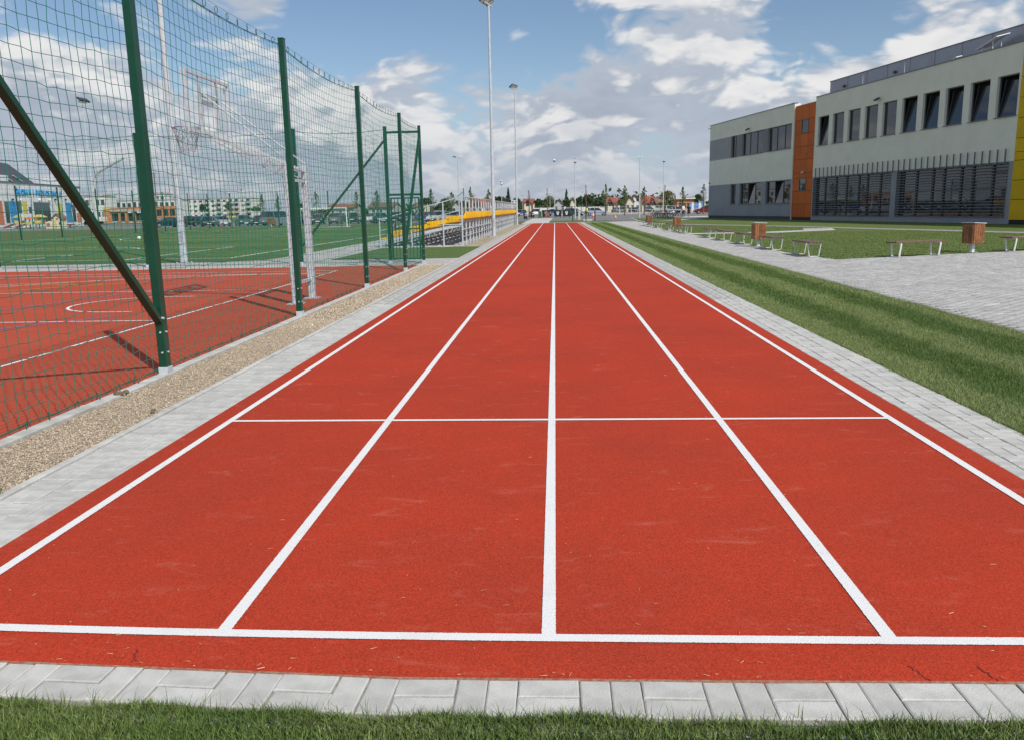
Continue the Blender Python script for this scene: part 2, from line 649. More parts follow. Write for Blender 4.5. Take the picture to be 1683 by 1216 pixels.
def line(pts, wd, parent, z=0.004, m='line_white', name='lane_line', bow=None):
    """painted line; its edge is ragged where the paint meets the rubber granules (near part)"""
    a, c = Vector(pts[0]), Vector(pts[1])
    L = (c - a).length
    d = (c - a) / L
    nn = Vector((-d.y, d.x))
    ts = [0.0]
    while ts[-1] < L:
        y_ = (a + d * ts[-1]).y
        ts.append(ts[-1] + (0.004 if y_ < 7 else 0.03 if y_ < 14 else 4.0))
    ts[-1] = L
    vs_, fs_ = [], []
    for t_ in ts:
        p_ = a + d * t_
        j = 0.0007 if p_.y < 14 else 0.0
        for s_ in (1, -1):
            q = p_ + nn * (s_ * (wd / 2 + random.gauss(0, j)))
            vs_.append((q.x, q.y + (bow(q.x) if bow else 0), z))
    for i_ in range(len(ts) - 1):
        fs_.append((2 * i_ + 1, 2 * i_ + 3, 2 * i_ + 2, 2 * i_))
    return MB().add(vs_, fs_).build(name, m, parent)


LW = 1.22
for i in range(-2, 3):
    line([(i * LW, 2.782 + (0.009 * (i * LW) ** 2 if i < 0 else 0)), (i * LW, 90.3)], 0.052, track)
line([(-2.60, 2.770), (2.61, 2.752)], 0.052, track, name='start_line', z=0.0045, bow=lambda x: 0.009 * x * x if x < 0 else 0.002 * x * x)
line([(-2 * LW - .025, 5.955), (2 * LW + .025, 5.915)], 0.045, track, name='start_line', z=0.0045)
line([(-2 * LW, 69.5), (2 * LW, 69.5)], 0.02, track, name='start_line', z=0.0045)
# cracks at the near rim
for cx, cy in ((1.235, 2.52), (1.455, 2.52), (-1.47, 2.54)):
    pts = [(cx + 0.012 - 0.034 * q / 11 + random.gauss(0, .004), cy - 0.015 + 0.085 * q / 11) for q in range(12)]
    b = MB()
    for a, c in zip(pts[:-1], pts[1:]):
        b.ribbon([a, c], 0.0015 + 0.004 * random.random(), 0.002)
    zz = [min(0.0, -0.005 + 0.005 * max(0, (v[1] - 2.497) / 0.103)) + 0.0015 for v in b.v]
    b.v = [(v[0], v[1] + yoff(v[0]), z) for v, z in zip(b.v, zz)]
    b.build('crack', 'crack', track)

# straws and clippings blown over the track
n = 520
px_ = rng.uniform(-2.5, 2.5, n)
py_ = 2.6 + 9.5 * rng.random(n) ** 1.8
py_[:70] = 2.505 + np.array([yoff(q) for q in px_[:70]]) + np.abs(rng.normal(0, .012, 70))
ang = rng.normal(0.2, 1.0, n)
ln_ = rng.uniform(0.002, 0.013, n)
wd_ = rng.uniform(0.0003, 0.0006, n)
dx, dy = np.cos(ang), np.sin(ang)
V = np.zeros((n, 4, 3))
for k, (a, s) in enumerate(((-1, -1), (1, -1), (1, 1), (-1, 1))):
    V[:, k, 0] = px_ + a * dx * ln_ - s * dy * wd_
    V[:, k, 1] = py_ + a * dy * ln_ + s * dx * wd_
    V[:, k, 2] = 0.0065 + 0.002 * rng.random(n)
o = obj('grass_clippings', np_mesh('grass_clippings', V.reshape(-1, 3), np.arange(n * 4), 4, 'straw'))
stuff(o)
tag(o, 'dry straw bits and clippings scattered over the red running track', 'clippings')

# ================================================================== pavers
PV = 0.198


def paver_me(name, wx, wy, m, h=0.02):
    g, c, d = 0.0018, 0.005, 0.003
    b = MB()
    x, y = wx / 2 - g, wy / 2 - g
    vs = [(-x, -y, -h), (x, -y, -h), (x, y, -h), (-x, y, -h),
          (-x, -y, -d), (x, -y, -d), (x, y, -d), (-x, y, -d),
          (-x + c, -y + c, 0), (x - c, -y + c, 0), (x - c, y - c, 0), (-x + c, y - c, 0)]
    fs = [(8, 9, 10, 11)]
    for lo, hi in ((0, 4), (4, 8)):
        for k in range(4):
            k2 = (k + 1) % 4
            fs.append((lo + k, lo + k2, hi + k2, hi + k))
    b.add(vs, fs)
    return b.mesh(name, m)


ME_H = paver_me('paver', 0.2, 0.1, 'paver')
ME_V = paver_me('paver', 0.1, 0.2, 'paver')


def lay(parent, spots, z, limit, jm='paver_isl', field_name='paver_field', jit=0.0012, slope=None):
    """spots: (x, y, horizontal?) ; the nearest `limit` become parts, the rest one joined part"""
    spots = sorted(spots, key=lambda s: (s[0] - 0.04) ** 2 + s[1] ** 2)
    for x, y, hz in spots[:limit]:
        inst(ME_H if hz else ME_V, 'paver', parent,
             (x + random.gauss(0, .0007), y + random.gauss(0, .0007), z + random.gauss(0, jit)),
             (random.gauss(0, .003), random.gauss(0, .003), random.gauss(0, .004) + (slope(x) if slope else 0)))
    rest = spots[limit:]
    if not rest:
        return
    S = np.array([(a, b) for a, b, c in rest])
    hz = np.array([c for a, b, c in rest], dtype=bool)
    tv_ = []
    for me in (ME_H, ME_V):
        v = np.array([q.co for q in me.vertices])
        tv_.append(v[4:])          # top and chamfer only
    Vv = np.where(hz[:, None, None], tv_[0][None], tv_[1][None]).astype(np.float64)
    Vv = Vv.copy()
    Vv[:, :, 0] += S[:, 0:1]
    Vv[:, :, 1] += S[:, 1:2]
    Vv[:, :, 2] += z + rng.normal(0, jit, (len(S), 1)) + Vv[:, :, 2] * 2
    f = np.array([(4, 5, 6, 7), (0, 1, 5, 4), (1, 2, 6, 5), (2, 3, 7, 6), (3, 0, 4, 7)])
    Fq = (f[None] + (np.arange(len(S)) * 8)[:, None, None]).reshape(-1)
    stuff(obj(field_name, np_mesh(field_name, Vv.reshape(-1, 3), Fq, 4, jm), parent))


def basket_y(x0, y0, y1, shift=0.0):
    """0.2 m course running along y: two lengthwise stones, then two crosswise"""
    out = []
    k = 0
    y = y0 + shift - 0.4
    while y < y1:
        if y > y0 - .05:
            out += [(x0 + .05, y + .1, False), (x0 + .15, y + .1, False)]
        if y + .2 > y0 - .05:
            out += [(x0 + .1, y + .25, True), (x0 + .1, y + .35, True)]
        y += 0.4
    return out


# front course (two crosswise, two lengthwise, ...)
fp = structure(MB().prism([(-4.2, 2.272 + yoff(-4.2)), (-.5, 2.272), (.5, 2.272), (4.2, 2.272 + yoff(4.2)), (4.2, 2.499 + yoff(4.2)), (.5, 2.499), (-.5, 2.499), (-4.2, 2.499 + yoff(-4.2))], -0.044, -0.010).build('front_paving', 'joint'))
spots = []
k = -22
while k < 22:
    x = -0.098 + k * 0.2015
    if k % 2 == 0:
        spots += [(x + .1, 2.347 + yoff(x + .1), True), (x + .1, 2.447 + yoff(x + .1), True)]
    else:
        spots += [(x + .05, 2.397 + yoff(x + .05), False), (x + .15, 2.397 + yoff(x + .15), False)]
    k += 1
lay(fp, spots, -0.003, 400, slope=lambda x: -0.054 if x < -.5 else (0.01 if x > .5 else 0))
MB().prism([(q, 2.491 + yoff(q)) for q in (-2.64, -.5, .5, 2.65)] + [(q, 2.509 + yoff(q)) for q in (2.65, .5, -.5, -2.64)], -.03, -.0044).build('joint_sand', 'sand', fp)
for k in range(-5, 5):
    a, c = k * 1.0 + .18, k * 1.0 + 1.176
    MB().prism([(a, 2.215 + yoff(a)), (c, 2.215 + yoff(c)), (c, 2.268 + yoff(c)), (a, 2.268 + yoff(a))], -0.10, -0.010).build('kerb_stone', 'kerb', fp, bevel=0.004)

# side courses
Y1 = 90.6
lp = structure(MB().box(-3.125, -2.632, 1.6, Y1, -0.044, -0.016).build('left_paving', 'joint'))
spots = basket_y(-3.075, 1.8, Y1) + basket_y(-2.875, 1.8, Y1, 0.2)
spots = [(x, y, h) for x, y, h in spots] + []
y = 1.8
while y < Y1:
    spots.append((-2.675 + .03 - .05 + .02, y + .1, False))
    y += 0.2
spots = [(x, y, h) for x, y, h in spots if y > 1.8]
lay(lp, spots, -0.006, 300)
k = 1.6
for i in range(26):
    MB().box(-3.135, -3.080, k, k + .996, -0.12, 0.006).build('kerb_stone', 'kerb', lp, bevel=0.005)
    k += 1.0
MB().box(-3.135, -3.080, k, Y1, -0.12, 0.006).build('kerb_run', 'kerb', lp)
rp = structure(MB().box(2.642, 3.15, 1.6, Y1, -0.044, -0.016).build('right_paving', 'joint'))
spots = basket_y(2.748, 1.8, Y1) + basket_y(2.950, 1.8, Y1, 0.2)
y = 1.8
while y < Y1:
    spots.append((2.694, y + .1, False))
    y += 0.2
lay(rp, spots, -0.006, 300)

# ================================================================== gravel strip, court kerb
gs = structure(MB().box(-3.775, -3.137, 1.5, 25.0, -0.2, -0.012).build('gravel_strip', 'gravel_bed'))


def pebbles(n, ylo, yhi, size, pw):
    x = rng.uniform(-3.765, -3.145, n)
    y = ylo + (yhi - ylo) * rng.random(n) ** pw
    oct_ = np.array([(1, 0, 0), (0, 1, 0), (-1, 0, 0), (0, -1, 0), (0, 0, .62), (0, 0, -.6)], dtype=float)
    Vp = oct_[None] * (1 + rng.normal(0, .22, (n, 6, 1)))
    r = size * rng.uniform(.6, 1.5, n)
    a = rng.uniform(0, 6.28, n)
    asp = rng.uniform(.55, 1.0, n)
    X = Vp[:, :, 0] * r[:, None]
    Yv = Vp[:, :, 1] * (r * asp)[:, None]
    ca, sa = np.cos(a)[:, None], np.sin(a)[:, None]
    out = np.zeros((n, 6, 3))
    tilt = rng.normal(0, .35, (n, 1))
    out[:, :, 0] = X * ca - Yv * sa + x[:, None]
    out[:, :, 1] = X * sa + Yv * ca + y[:, None]
    out[:, :, 2] = Vp[:, :, 2] * r[:, None] * .8 + X * tilt - 0.010 + rng.uniform(-.004, .007, (n, 1))
    f = np.array([(0, 1, 4), (1, 2, 4), (2, 3, 4), (3, 0, 4), (1, 0, 5), (2, 1, 5), (3, 2, 5), (0, 3, 5)])
    F_ = (f[None] + (np.arange(n) * 6)[:, None, None]).reshape(-1)
    return out.reshape(-1, 3), F_


va, fa = pebbles(76000, 2.8, 12.0, 0.0064, 1.25)
vb, fb = pebbles(16000, 11.0, 25.0, 0.0125, 1.0)
o = obj('pebbles', np_mesh('pebbles', np.concatenate([va, vb]), np.concatenate([fa, fb + len(va)]), 3, 'pebble'), gs)
stuff(o)
kc = structure(MB().box(-3.905, -3.78, 0.5, 25.2, -0.2, -0.03).build('court_kerb', 'joint'))
for i in range(25):
    MB().box(-3.90, -3.785, .5 + i, .5 + i + .994, -0.18, 0.012 + random.gauss(0, .0015)).build('kerb_stone', 'kerb', kc, bevel=0.006)
# stray clod and wood chip on the gravel edge
o = MB()
for i in range(5):
    o.lathe([(0.005, 0), (0.03, .012), (0.022, .03), (0.004, .038)], 7, (-3.80 + random.gauss(0, .02), 6.93 + random.gauss(0, .04), -.004))
o = o.build('soil_clod', 'soil')
tag(o, 'small brown clod of earth lying beside the court kerb on the gravel', 'clod')
o = MB().rbox((-3.20, 6.28, 0.008), (0.03, 0.11, 0.012), Matrix.Rotation(R(20), 3, 'Z')).build('wood_chip', 'soil', bevel=.003)
tag(o, 'dark wood chip lying on gravel against the paving edge', 'wood chip')

# ================================================================== basketball court
ct = sheet('basketball_court', rect(-32, -3.907, -6, 23.95), -0.002, 'court_red', 0.05)


def cline(pts, wd=0.05, m='court_line', z=0.002, name='court_line'):
    return MB().ribbon(pts, wd, z).build(name, m, ct)


def arc(cx, cy, r, a0, a1, n=28):
    return [(cx + r * math.cos(R(a0 + (a1 - a0) * i / n)), cy + r * math.sin(R(a0 + (a1 - a0) * i / n))) for i in range(n + 1)]


cline([(-5.86, -3), (-5.86, 22.2)])
cline([(-5.835, 22.2), (-31, 22.2)])
cline([(-5.9, 21.25), (-30, 21.25)], z=0.003)
cline([(-5.885, 12.02), (-12.3, 12.02)])
cline([(-5.885, 16.87), (-12.3, 16.87)])
cline([(-12.28, 12.05), (-12.28, 16.84)])
cline([(-6.95, 13.2)] + [(-7.35 + x, y) for x, y in [(a - 0.0, b) for a, b in arc(0, 14.42, 1.22, 270, 90)]] + [(-6.95, 15.64)], z=0.003)
cline(arc(-11.7, 14.44, 1.8, 90, 270), z=0.003)
cline(arc(-7.4, 14.44, 6.75, 78, 282, 40), z=0.0035)
cline([(-28, -3), (-28, 22.2)])
cline([(-15.4, 18.3), (-7.55, 21.2)], m='court_line', z=0.003, wd=.04)
cline(arc(-5.9, 12.4, 7.85, 118, 200, 24), m='court_yellow', z=0.0045)
cline([(-10.6, 18.85), (-30, 18.85)], m='court_yellow', z=0.0045)
cline([(-14.0, 3.0), (-7.89, 11.28), (-6.9, 12.6)], m='court_blue', z=0.0055, wd=.04)
cline([(-9.5, 13.6), (-7.82, 19.66)], m='court_blue', z=0.0055, wd=.04)

# path between court and pitch, and along the pitch
cp_ = structure(MB().prism([(-32, 23.96), (-3.14, 23.96), (-3.14, 27.35), (-7.45, 27.35), (-7.45, 84), (-9.82, 84),
                            (-9.82, 29.5), (-10.1, 28.2), (-11.2, 27.3), (-32, 27.3)], -0.08, -0.012).build('pitch_path', 'joint'))
spots = []
j = 0
y = 24.01
while y < 27.28:
    x = -24 + (0.1 if j % 2 else 0)
    while x < -3.3:
        if not (x < -10.2 and y > 27.15):
            spots.append((x + .1, y, True))
        x += .2
    y += .1
    j += 1
y = 27.4
while y < 84:
    x = -9.75
    while x < -7.5:
        spots.append((x + .1 + (0.1 if j % 2 else 0), y, True))
        x += .2
    y += .1
    j += 1
lay(cp_, spots, -0.003, 0, jm='plaza_isl')
for i in range(27):
    MB().box(-30 + i, -30 + i + .994, 23.955, 24.0, -.1, 0.008).build('kerb_stone', 'kerb', cp_, bevel=.004)
MB().box(-4.8, -4.25, 24.35, 24.62, -.01, 0.004).build('drain_cover', 'path_grey', cp_)

# ================================================================== football pitch
pt = sheet('football_pitch', [(-40.0, 27.31), (-11.2, 27.31), (-10.11, 28.2), (-9.83, 29.5), (-9.83, 95.2), (-40.0, 95.2)], 0.004, 'turf', 0.06)


def pline(pts, wd=0.10, z=0.010, m='court_line', closed=False):
    return MB().ribbon(pts, wd, z, closed).build('pitch_line', m, pt)


PX0, PX1, PY0, PY1 = -37.8, -11.7, 29.5, 88.8
PMX, PMY = (PX0 + PX1) / 2, (PY0 + PY1) / 2
pline([(PX0, PY0), (PX1, PY0), (PX1, PY1), (PX0, PY1)], closed=True)
pline([(PX0, PMY), (PX1, PMY)], z=.011)
pline(arc(PMX, PMY, 6, 0, 360, 48)[:-1], z=.012, closed=True)
for s, yy in ((1, PY0), (-1, PY1)):
    pline([(-15.6, yy), (-15.6, yy + s * 10.3), (-33.9, yy + s * 10.3), (-33.9, yy)], z=.011)
    pline([(-20.2, yy), (-20.2, yy + s * 4.5), (-29.3, yy + s * 4.5), (-29.3, yy)], z=.011)
    pline([(PMX + x, yy + s * (8 + y)) for x, y in arc(0, 0, 5.0, 28, 152)], z=.012)
pline([(PX0, 41.9), (PX1, 41.9)], z=.0115, wd=.07, m='court_yellow')
pline([(PX0, 75.5), (PX1, 75.5)], z=.0115, wd=.07)
o = MB().lathe([(0.0, 0), (0.10, .03), (.135, .11), (.10, .2), (0.02, .24)], 10).build('football', 'line_white', smooth=True)
o.location = (*gp(229, 394.6)[:2], 0.004)
tag(o, 'white football lying on the green artificial pitch', 'football')

# ================================================================== lawns, paths, plaza, roads
ln_left = sheet('lawn_patch', [(-7.44, 27.36), (-3.14, 27.36), (-3.14, 35.6), (-7.44, 35.6)], 0.006, 'lawn_plain', 0.06)
sheet('stand_bed', [(-7.44, 35.61), (-3.14, 35.61), (-3.14, 86), (-7.44, 86)], -0.006, 'dirt', 0.05)
sheet('stand_paving', rect(-8.2, -4.4, 36.0, 85), 0.002, 'path_light', 0.05)
strip = sheet('lawn_strip', [(3.152, 1.2), (5.50, 1.2), (5.50, 89.3), (3.152, 91.0)], -0.016, 'lawn_strip', 0.05)
fl = sheet('front_lawn', [(-6.0, -8), (3.15, -8), (3.15, 2.214 + yoff(3.15)), (.5, 2.214), (-.5, 2.214), (-6.0, 2.214 + yoff(-6))], -0.022, 'lawn_front', 0.05)
fl2 = sheet('front_lawn', rect(3.151, 9.0, -8, 1.199), -0.022, 'lawn_front', 0.05)

plz = structure(MB().prism([(5.53, 1.2), (40, 1.2), (40, 34.5), (14.3, 26.1), (7.78, 23.54), (7.45, 26), (7.46, 71), (8.9, 80), (8.9, 88),
                            (5.53, 89.3)], -0.08, -0.014).build('plaza_paving', 'joint'))


def inside(x, y, poly):
    c = False
    n = len(poly)
    for i in range(n):
        x0, y0 = poly[i]
        x1, y1 = poly[(i + 1) % n]
        if (y0 > y) != (y1 > y) and x < (x1 - x0) * (y - y0) / (y1 - y0) + x0:
            c = not c
    return c


PZ = [(5.60, 1.3), (24, 1.3), (24, 29.4), (14.3, 25.95), (7.74, 23.40), (7.40, 26), (7.41, 71), (8.8, 80), (8.8, 88), (5.60, 89.0)]
spots = []
j = 0
y = 3.0
while y < 88.9:
    off = 0.1 if j % 2 else 0
    x = 5.58
    while x < 21:
        if inside(x + .1 + off, y, PZ):
            spots.append((x + .1 + off, y, True))
        x += .2
    y += .1
    j += 1
# keep those inside the field of view
spots = [s for s in spots if abs(math.atan2(s[0], s[1])) < R(58)]
lay(plz, spots, -0.004, 300, jm='plaza_isl', jit=0.002)

lawnb = sheet('school_lawn', [(7.76, 23.56), (14.3, 26.12), (60, 44.5), (60, 140), (19.6, 118), (12.4, 88.0), (9.2, 83.6), (7.50, 71), (7.48, 26)], -0.006, 'lawn_big', 0.06)
for nm, pts, wd, m_ in (('cross_path', [(7.46, 46.9), (12.0, 46.9), (15.3, 49.2), (16.3, 52.8)], 1.7, 'path_light'),
                        ('garden_path', [(9.2, 76.5), (11.8, 69.8), (16.0, 59.8), (20.4, 45.6), (22.6, 38.0), (26.0, 30.5)], 1.05, 'path_grey'),
                        ('garden_path', [(8.6, 76.2), (11.2, 69.2), (15.4, 59.2), (19.75, 45.3), (21.95, 37.8), (25.3, 30.3)], 0.28, 'path_light')):
    structure(MB().ribbon(pts, wd, 0.002 if m_ != 'path_light' else 0.006).build(nm, m_))
sheet('forecourt_path', [(10.2, 85.2), (14.9, 95.6), (18.0, 103.9), (19.6, 108.5), (24, 125), (19, 125), (14.6, 99), (10.6, 88.0)], 0.004, 'path_light')
# far end of the track
sheet('end_paving', [(-3.6, 90.64), (-0.65, 90.64), (-0.60, 104), (-0.3, 136), (-3.6, 137)], -0.004, 'path_light', 0.05)
sheet('end_path', rect(-0.64, 9.0, 90.64, 92.0), -0.003, 'path_light', 0.05)
sheet('end_lawn', [(-0.6, 92.05), (5.5, 92.05), (5.6, 101), (3.0, 107), (-0.5, 107)], 0.006, 'lawn_plain', 0.06)
sheet('end_lawn', rect(-9.5, -3.65, 86.1, 104), 0.006, 'lawn_plain', 0.06)
# roads and car park
sheet('road', [(-3.0, 107.05), (5.8, 101), (9.0, 92.05), (9.0, 88.1), (10.3, 92), (10.6, 113), (60, 150), (200, 178), (-160, 178), (-160, 110.5), (-9.6, 110.5), (-3.62, 107.1)],
      -0.012, 'asphalt', 0.06)
sheet('kerb_island', [(8.95, 83.7), (10.4, 86.0), (14.4, 98), (18.0, 120), (10.4, 113), (9.2, 93.5)], 0.03, 'lawn_plain', 0.08)
kp = [(8.93, 83.6), (9.15, 93.5), (10.2, 112.8), (18.0, 120.2)]
structure(MB().ribbon(kp, 0.22, 0.05).build('kerb', 'kerb'))
sheet('verge', rect(-25, 220, 178.05, 226), 0.05, 'dirt', 0.1)
sheet('far_car_park', rect(-40, 260, 226.1, 262), 0.03, 'asphalt', 0.1)
sheet('verge', rect(-260, -26, 150, 158), 0.02, 'lawn_plain', 0.05)

# ================================================================== grass blades
def blades(n, x, y, z, h, wd, lean=0.5, seg=2):
    """n blades; two-segment bent blade of 5 verts / 3 tris (seg 2) or 1 tri (seg 1)"""
    a = rng.uniform(0, 2 * np.pi, n)
    hh = h * rng.uniform(.55, 1.25, n)
    ww = wd * rng.uniform(.7, 1.3, n)
    le = lean * rng.uniform(.1, 1.0, n) * hh
    la = rng.uniform(0, 2 * np.pi, n)
    lx, ly = np.cos(la) * le, np.sin(la) * le
    cx, cy = np.cos(a) * ww / 2, np.sin(a) * ww / 2
    z = np.broadcast_to(z, (n,))
    if seg == 1:
        V = np.zeros((n, 3, 3))
        V[:, 0] = np.stack([x - cx, y - cy, z], 1)
        V[:, 1] = np.stack([x + cx, y + cy, z], 1)
        V[:, 2] = np.stack([x + lx, y + ly, z + hh], 1)
        f = np.array([(0, 1, 2)])
        k = 3
    else:
        V = np.zeros((n, 5, 3))
        V[:, 0] = np.stack([x - cx, y - cy, z], 1)
        V[:, 1] = np.stack([x + cx, y + cy, z], 1)
        V[:, 2] = np.stack([x + lx * .3 + cx * .8, y + ly * .3 + cy * .8, z + hh * .6], 1)
        V[:, 3] = np.stack([x + lx * .3 - cx * .8, y + ly * .3 - cy * .8, z + hh * .6], 1)
        V[:, 4] = np.stack([x + lx, y + ly, z + hh * .98], 1)
        f = np.array([(0, 1, 2), (0, 2, 3), (3, 2, 4)])
        k = 5
    F_ = (f[None] + (np.arange(n) * k)[:, None, None]).reshape(-1)
    return V.reshape(-1, 3), F_


def grass(name, parts, m, label):
    vs_, fs_, o_ = [], [], 0
    for v, f in parts:
        vs_.append(v)
        fs_.append(f + o_)
        o_ += len(v)
    ob = obj(name, np_mesh(name, np.concatenate(vs_), np.concatenate(fs_), 3, m))
    stuff(ob)
    return tag(ob, label, 'grass')


n = 112000
x = rng.uniform(-3.0, 3.0, n)
edge = 2.266 + np.array([yoff(q) for q in x]) + 0.010 * np.sin(x * 5.1 + 1) + 0.012 * np.sin(x * 13.7) + 0.02 * np.clip(np.sin(x * 2.3 + 2.2), 0, 1)
y = edge - 0.55 * rng.random(n) ** 1.5
A = blades(n, x, y, -0.025, 0.046, 0.0034, 0.8)
n = 500
x = rng.uniform(-2.0, 2.0, n)
B = blades(n, x, 2.268 + np.array([yoff(q) for q in x]) + rng.normal(0, .014, n), -0.020, 0.072, 0.0026, 0.7)
grass('front_grass', [A, B], 'front_blade', 'short green lawn blades growing along the front row of pavers')


def strip_xy(n, y0, y1, pw=1.0):
    y = y0 + (y1 - y0) * rng.random(n) ** pw
    x = rng.uniform(3.15, 5.53, n) + 0.03 * np.sin(y * 3.1) + rng.normal(0, .012, n)
    return x, y


x, y = strip_xy(180000, 3.0, 13)
A = blades(len(x), x, y, -0.018, 0.032, 0.0042, 0.9, 1)
x, y = strip_xy(110000, 13, 30, 1.2)
B = blades(len(x), x, y, -0.018, 0.032, 0.0085, 0.9, 1)
x, y = strip_xy(70000, 30, 90, 1.2)
C = blades(len(x), x, y, -0.018, 0.034, 0.020, 0.9, 1)
# ragged edge towards the pavers
n = 14000
y = 4.6 + 40 * rng.random(n) ** 1.6
D_ = blades(n, 3.155 + np.abs(rng.normal(0, .02, n)), y, -0.020, 0.046, 0.005, 1.0, 1)
grass('strip_grass', [A, B, C, D_], 'lawn_strip_blade', 'mown striped grass strip beside the right edge of the track')
n = 90000
y = 23.5 + 60 * rng.random(n) ** 1.3
x = 7.6 + 14 * rng.random(n)
ok = np.array([inside(a, b, [(7.8, 23.6), (14.3, 26.2), (25, 30.5), (21, 38), (16, 58), (11, 68.5), (7.6, 72), (7.56, 26)]) for a, b in zip(x, y)])
x, y = x[ok], y[ok]
ok = ~((y > 45.7) & (y < 50.5) & (x > 7) & (y - 46.0 < np.maximum(2.1, (x - 12.5) * 1.2)))
x, y = x[ok], y[ok]
grass('school_grass', [blades(len(x), x, y, -0.008, 0.04, 0.018, .8, 1)], 'lawn_big_blade', 'mown grass of the school lawn behind the benches')
# the tuft at the paving edge
n = 160
o = grass('grass_tuft', [blades(n, -3.17 + rng.normal(0, .025, n), 4.28 + rng.normal(0, .03, n), -0.01, 0.075, 0.004, 0.9)],
          'front_blade', 'green weed tuft sprouting from gravel beside the paving')
o['kind'] = 'stuff'
# ================================================================== fence materials
mat('post_green', (0.003, 0.058, 0.032), 0.35, var=0.10, vs_=4, spec=0.5)
mat('net_green', (0.004, 0.190, 0.135), 0.55)
mat('net_far', (0.010, 0.120, 0.085), 0.7)
mat('rope_green', (0.010, 0.115, 0.070), 0.6)
mat('galv', (0.500, 0.545, 0.590), 0.55, metal=0.0, var=0.10, vs_=9, bump=0.05, bs=40)
mat('galv_dull', (0.420, 0.440, 0.460), 0.65, metal=0.0, var=0.18, vs_=6)
mat('steel_white', (0.66, 0.67, 0.66), 0.45, var=0.06, vs_=8)
mat('white_paint', (0.80, 0.80, 0.79), 0.45)
mat('black_plastic', (0.020, 0.020, 0.022), 0.5)
mat('lamp_glass', (0.75, 0.78, 0.80), 0.15, spec=0.7)
mat('lamp_dark', (0.045, 0.047, 0.052), 0.45)

FX = -3.85


def fx(y):
    return -3.835 - 0.0066 * (y - 7.85)


def net_part(name, parent, fn, nu, nv, r, m, wav=0.006, step_u=1, step_v=1):
    """square-mesh net: fn(i, j) -> point; strands are three-sided cords"""
    P = np.array([[fn(i, j) for j in range(nv + 1)] for i in range(nu + 1)], dtype=float)
    P += rng.normal(0, wav, P.shape) * np.array([0.5, 1.0, 1.0])
    verts, faces = [], []
    off = 0
    ang = np.array([0.3, 2.394, 4.489])
    for direction in (0, 1):
        Q = P if direction == 0 else P.transpose(1, 0, 2)
        a, b = Q.shape[0], Q.shape[1]
        T = np.gradient(Q, axis=1)
        T /= np.linalg.norm(T, axis=2, keepdims=True) + 1e-9
        ref = np.array([1.0, 0.03, 0.02]) if abs(T[0, 0, 0]) < .8 else np.array([0.02, 1.0, 0.05])
        X = np.cross(T, ref)
        X /= np.linalg.norm(X, axis=2, keepdims=True) + 1e-9
        Yv = np.cross(T, X)
        ring = Q[:, :, None, :] + r * (np.cos(ang)[None, None, :, None] * X[:, :, None, :] + np.sin(ang)[None, None, :, None] * Yv[:, :, None, :])
        verts.append(ring.reshape(-1, 3))
        idx = (np.arange(a)[:, None] * b + np.arange(b - 1)[None]).reshape(-1) * 3 + off
        for k in range(3):
            k2 = (k + 1) % 3
            faces.append(np.stack([idx + k, idx + k2, idx + 3 + k2, idx + 3 + k], 1))
        off += a * b * 3
    V = np.concatenate(verts)
    o = Vector(parent.location)
    V = V - np.array(o)
    ob = obj(name, np_mesh(name, V, np.concatenate(faces).reshape(-1), 4, m), parent)
    stuff(ob)
    return ob


def post_part(parent, x, y, h=4.0, a=0.08, b=0.10, sleeve=True, bolts=True, cap=True, m='post_green'):
    p = MB().box(x - a / 2, x + a / 2, y - b / 2, y + b / 2, 0.0, h).build('post', m, parent, world=True, bevel=0.006)
    if cap:
        MB().box(x - a / 2 - .003, x + a / 2 + .003, y - b / 2 - .003, y + b / 2 + .003, h + .001, h + .012).build('post_cap', 'black_plastic' if False else m, p, world=True)
    if sleeve:
        MB().box(x - a / 2 - .006, x + a / 2 + .006, y - b / 2 - .006, y + b / 2 + .006, -0.05, 0.075).build('post_sleeve', 'galv', p, world=True)
    if bolts:
        for z in (.22, .42):
            MB().tube([(x + a / 2 - .002, y, z), (x + a / 2 + .012, y, z)], .010, 6).build('bolt', 'galv', p, world=True)
            MB().tube([(x + .01, y - b / 2 + .002, z), (x + .01, y - b / 2 - .010, z)], .010, 6).build('bolt', 'galv', p, world=True)
    return p


# ------------------------------------------------------------------ near ball-stop fence along the track
PYS = [4.55, 7.85, 12.36, 17.10, 21.80, 25.08]
nf = thing('net_fence', 'tall dark green post fence with square-mesh ball net beside the running track', 'fence', (FX, 4.55, 0))
for y in PYS:
    post_part(nf, fx(y), y)
MB().beam((fx(7.8), 7.82, .52), (fx(4.6), 4.60, 3.66), 0.055, 0.075, up=(1, 0, 0)).build('brace', 'post_green', nf, world=True, bevel=.005)
MB().beam((fx(21.8), 21.83, .52), (fx(25), 25.03, 3.66), 0.055, 0.075, up=(1, 0, 0)).build('brace', 'post_green', nf, world=True, bevel=.005)
for y, z in ((7.80, .56), (21.86, .56)):
    MB().tube([(fx(y) - .05, y, z), (fx(y) + .06, y, z)], .012, 6).build('bolt', 'galv', nf, world=True)


def sag_at(y, amp):
    for a, b in zip(PYS[:-1], PYS[1:]):
        if a <= y <= b:
            t = (y - a) / (b - a)
            return amp * 4 * t * (1 - t) * ((b - a) / 4.6)
    return 0


CELL = 0.122
NU = int(round((PYS[-1] - PYS[0]) / CELL))
NV = 32
Z0, Z1 = 0.055, 3.93


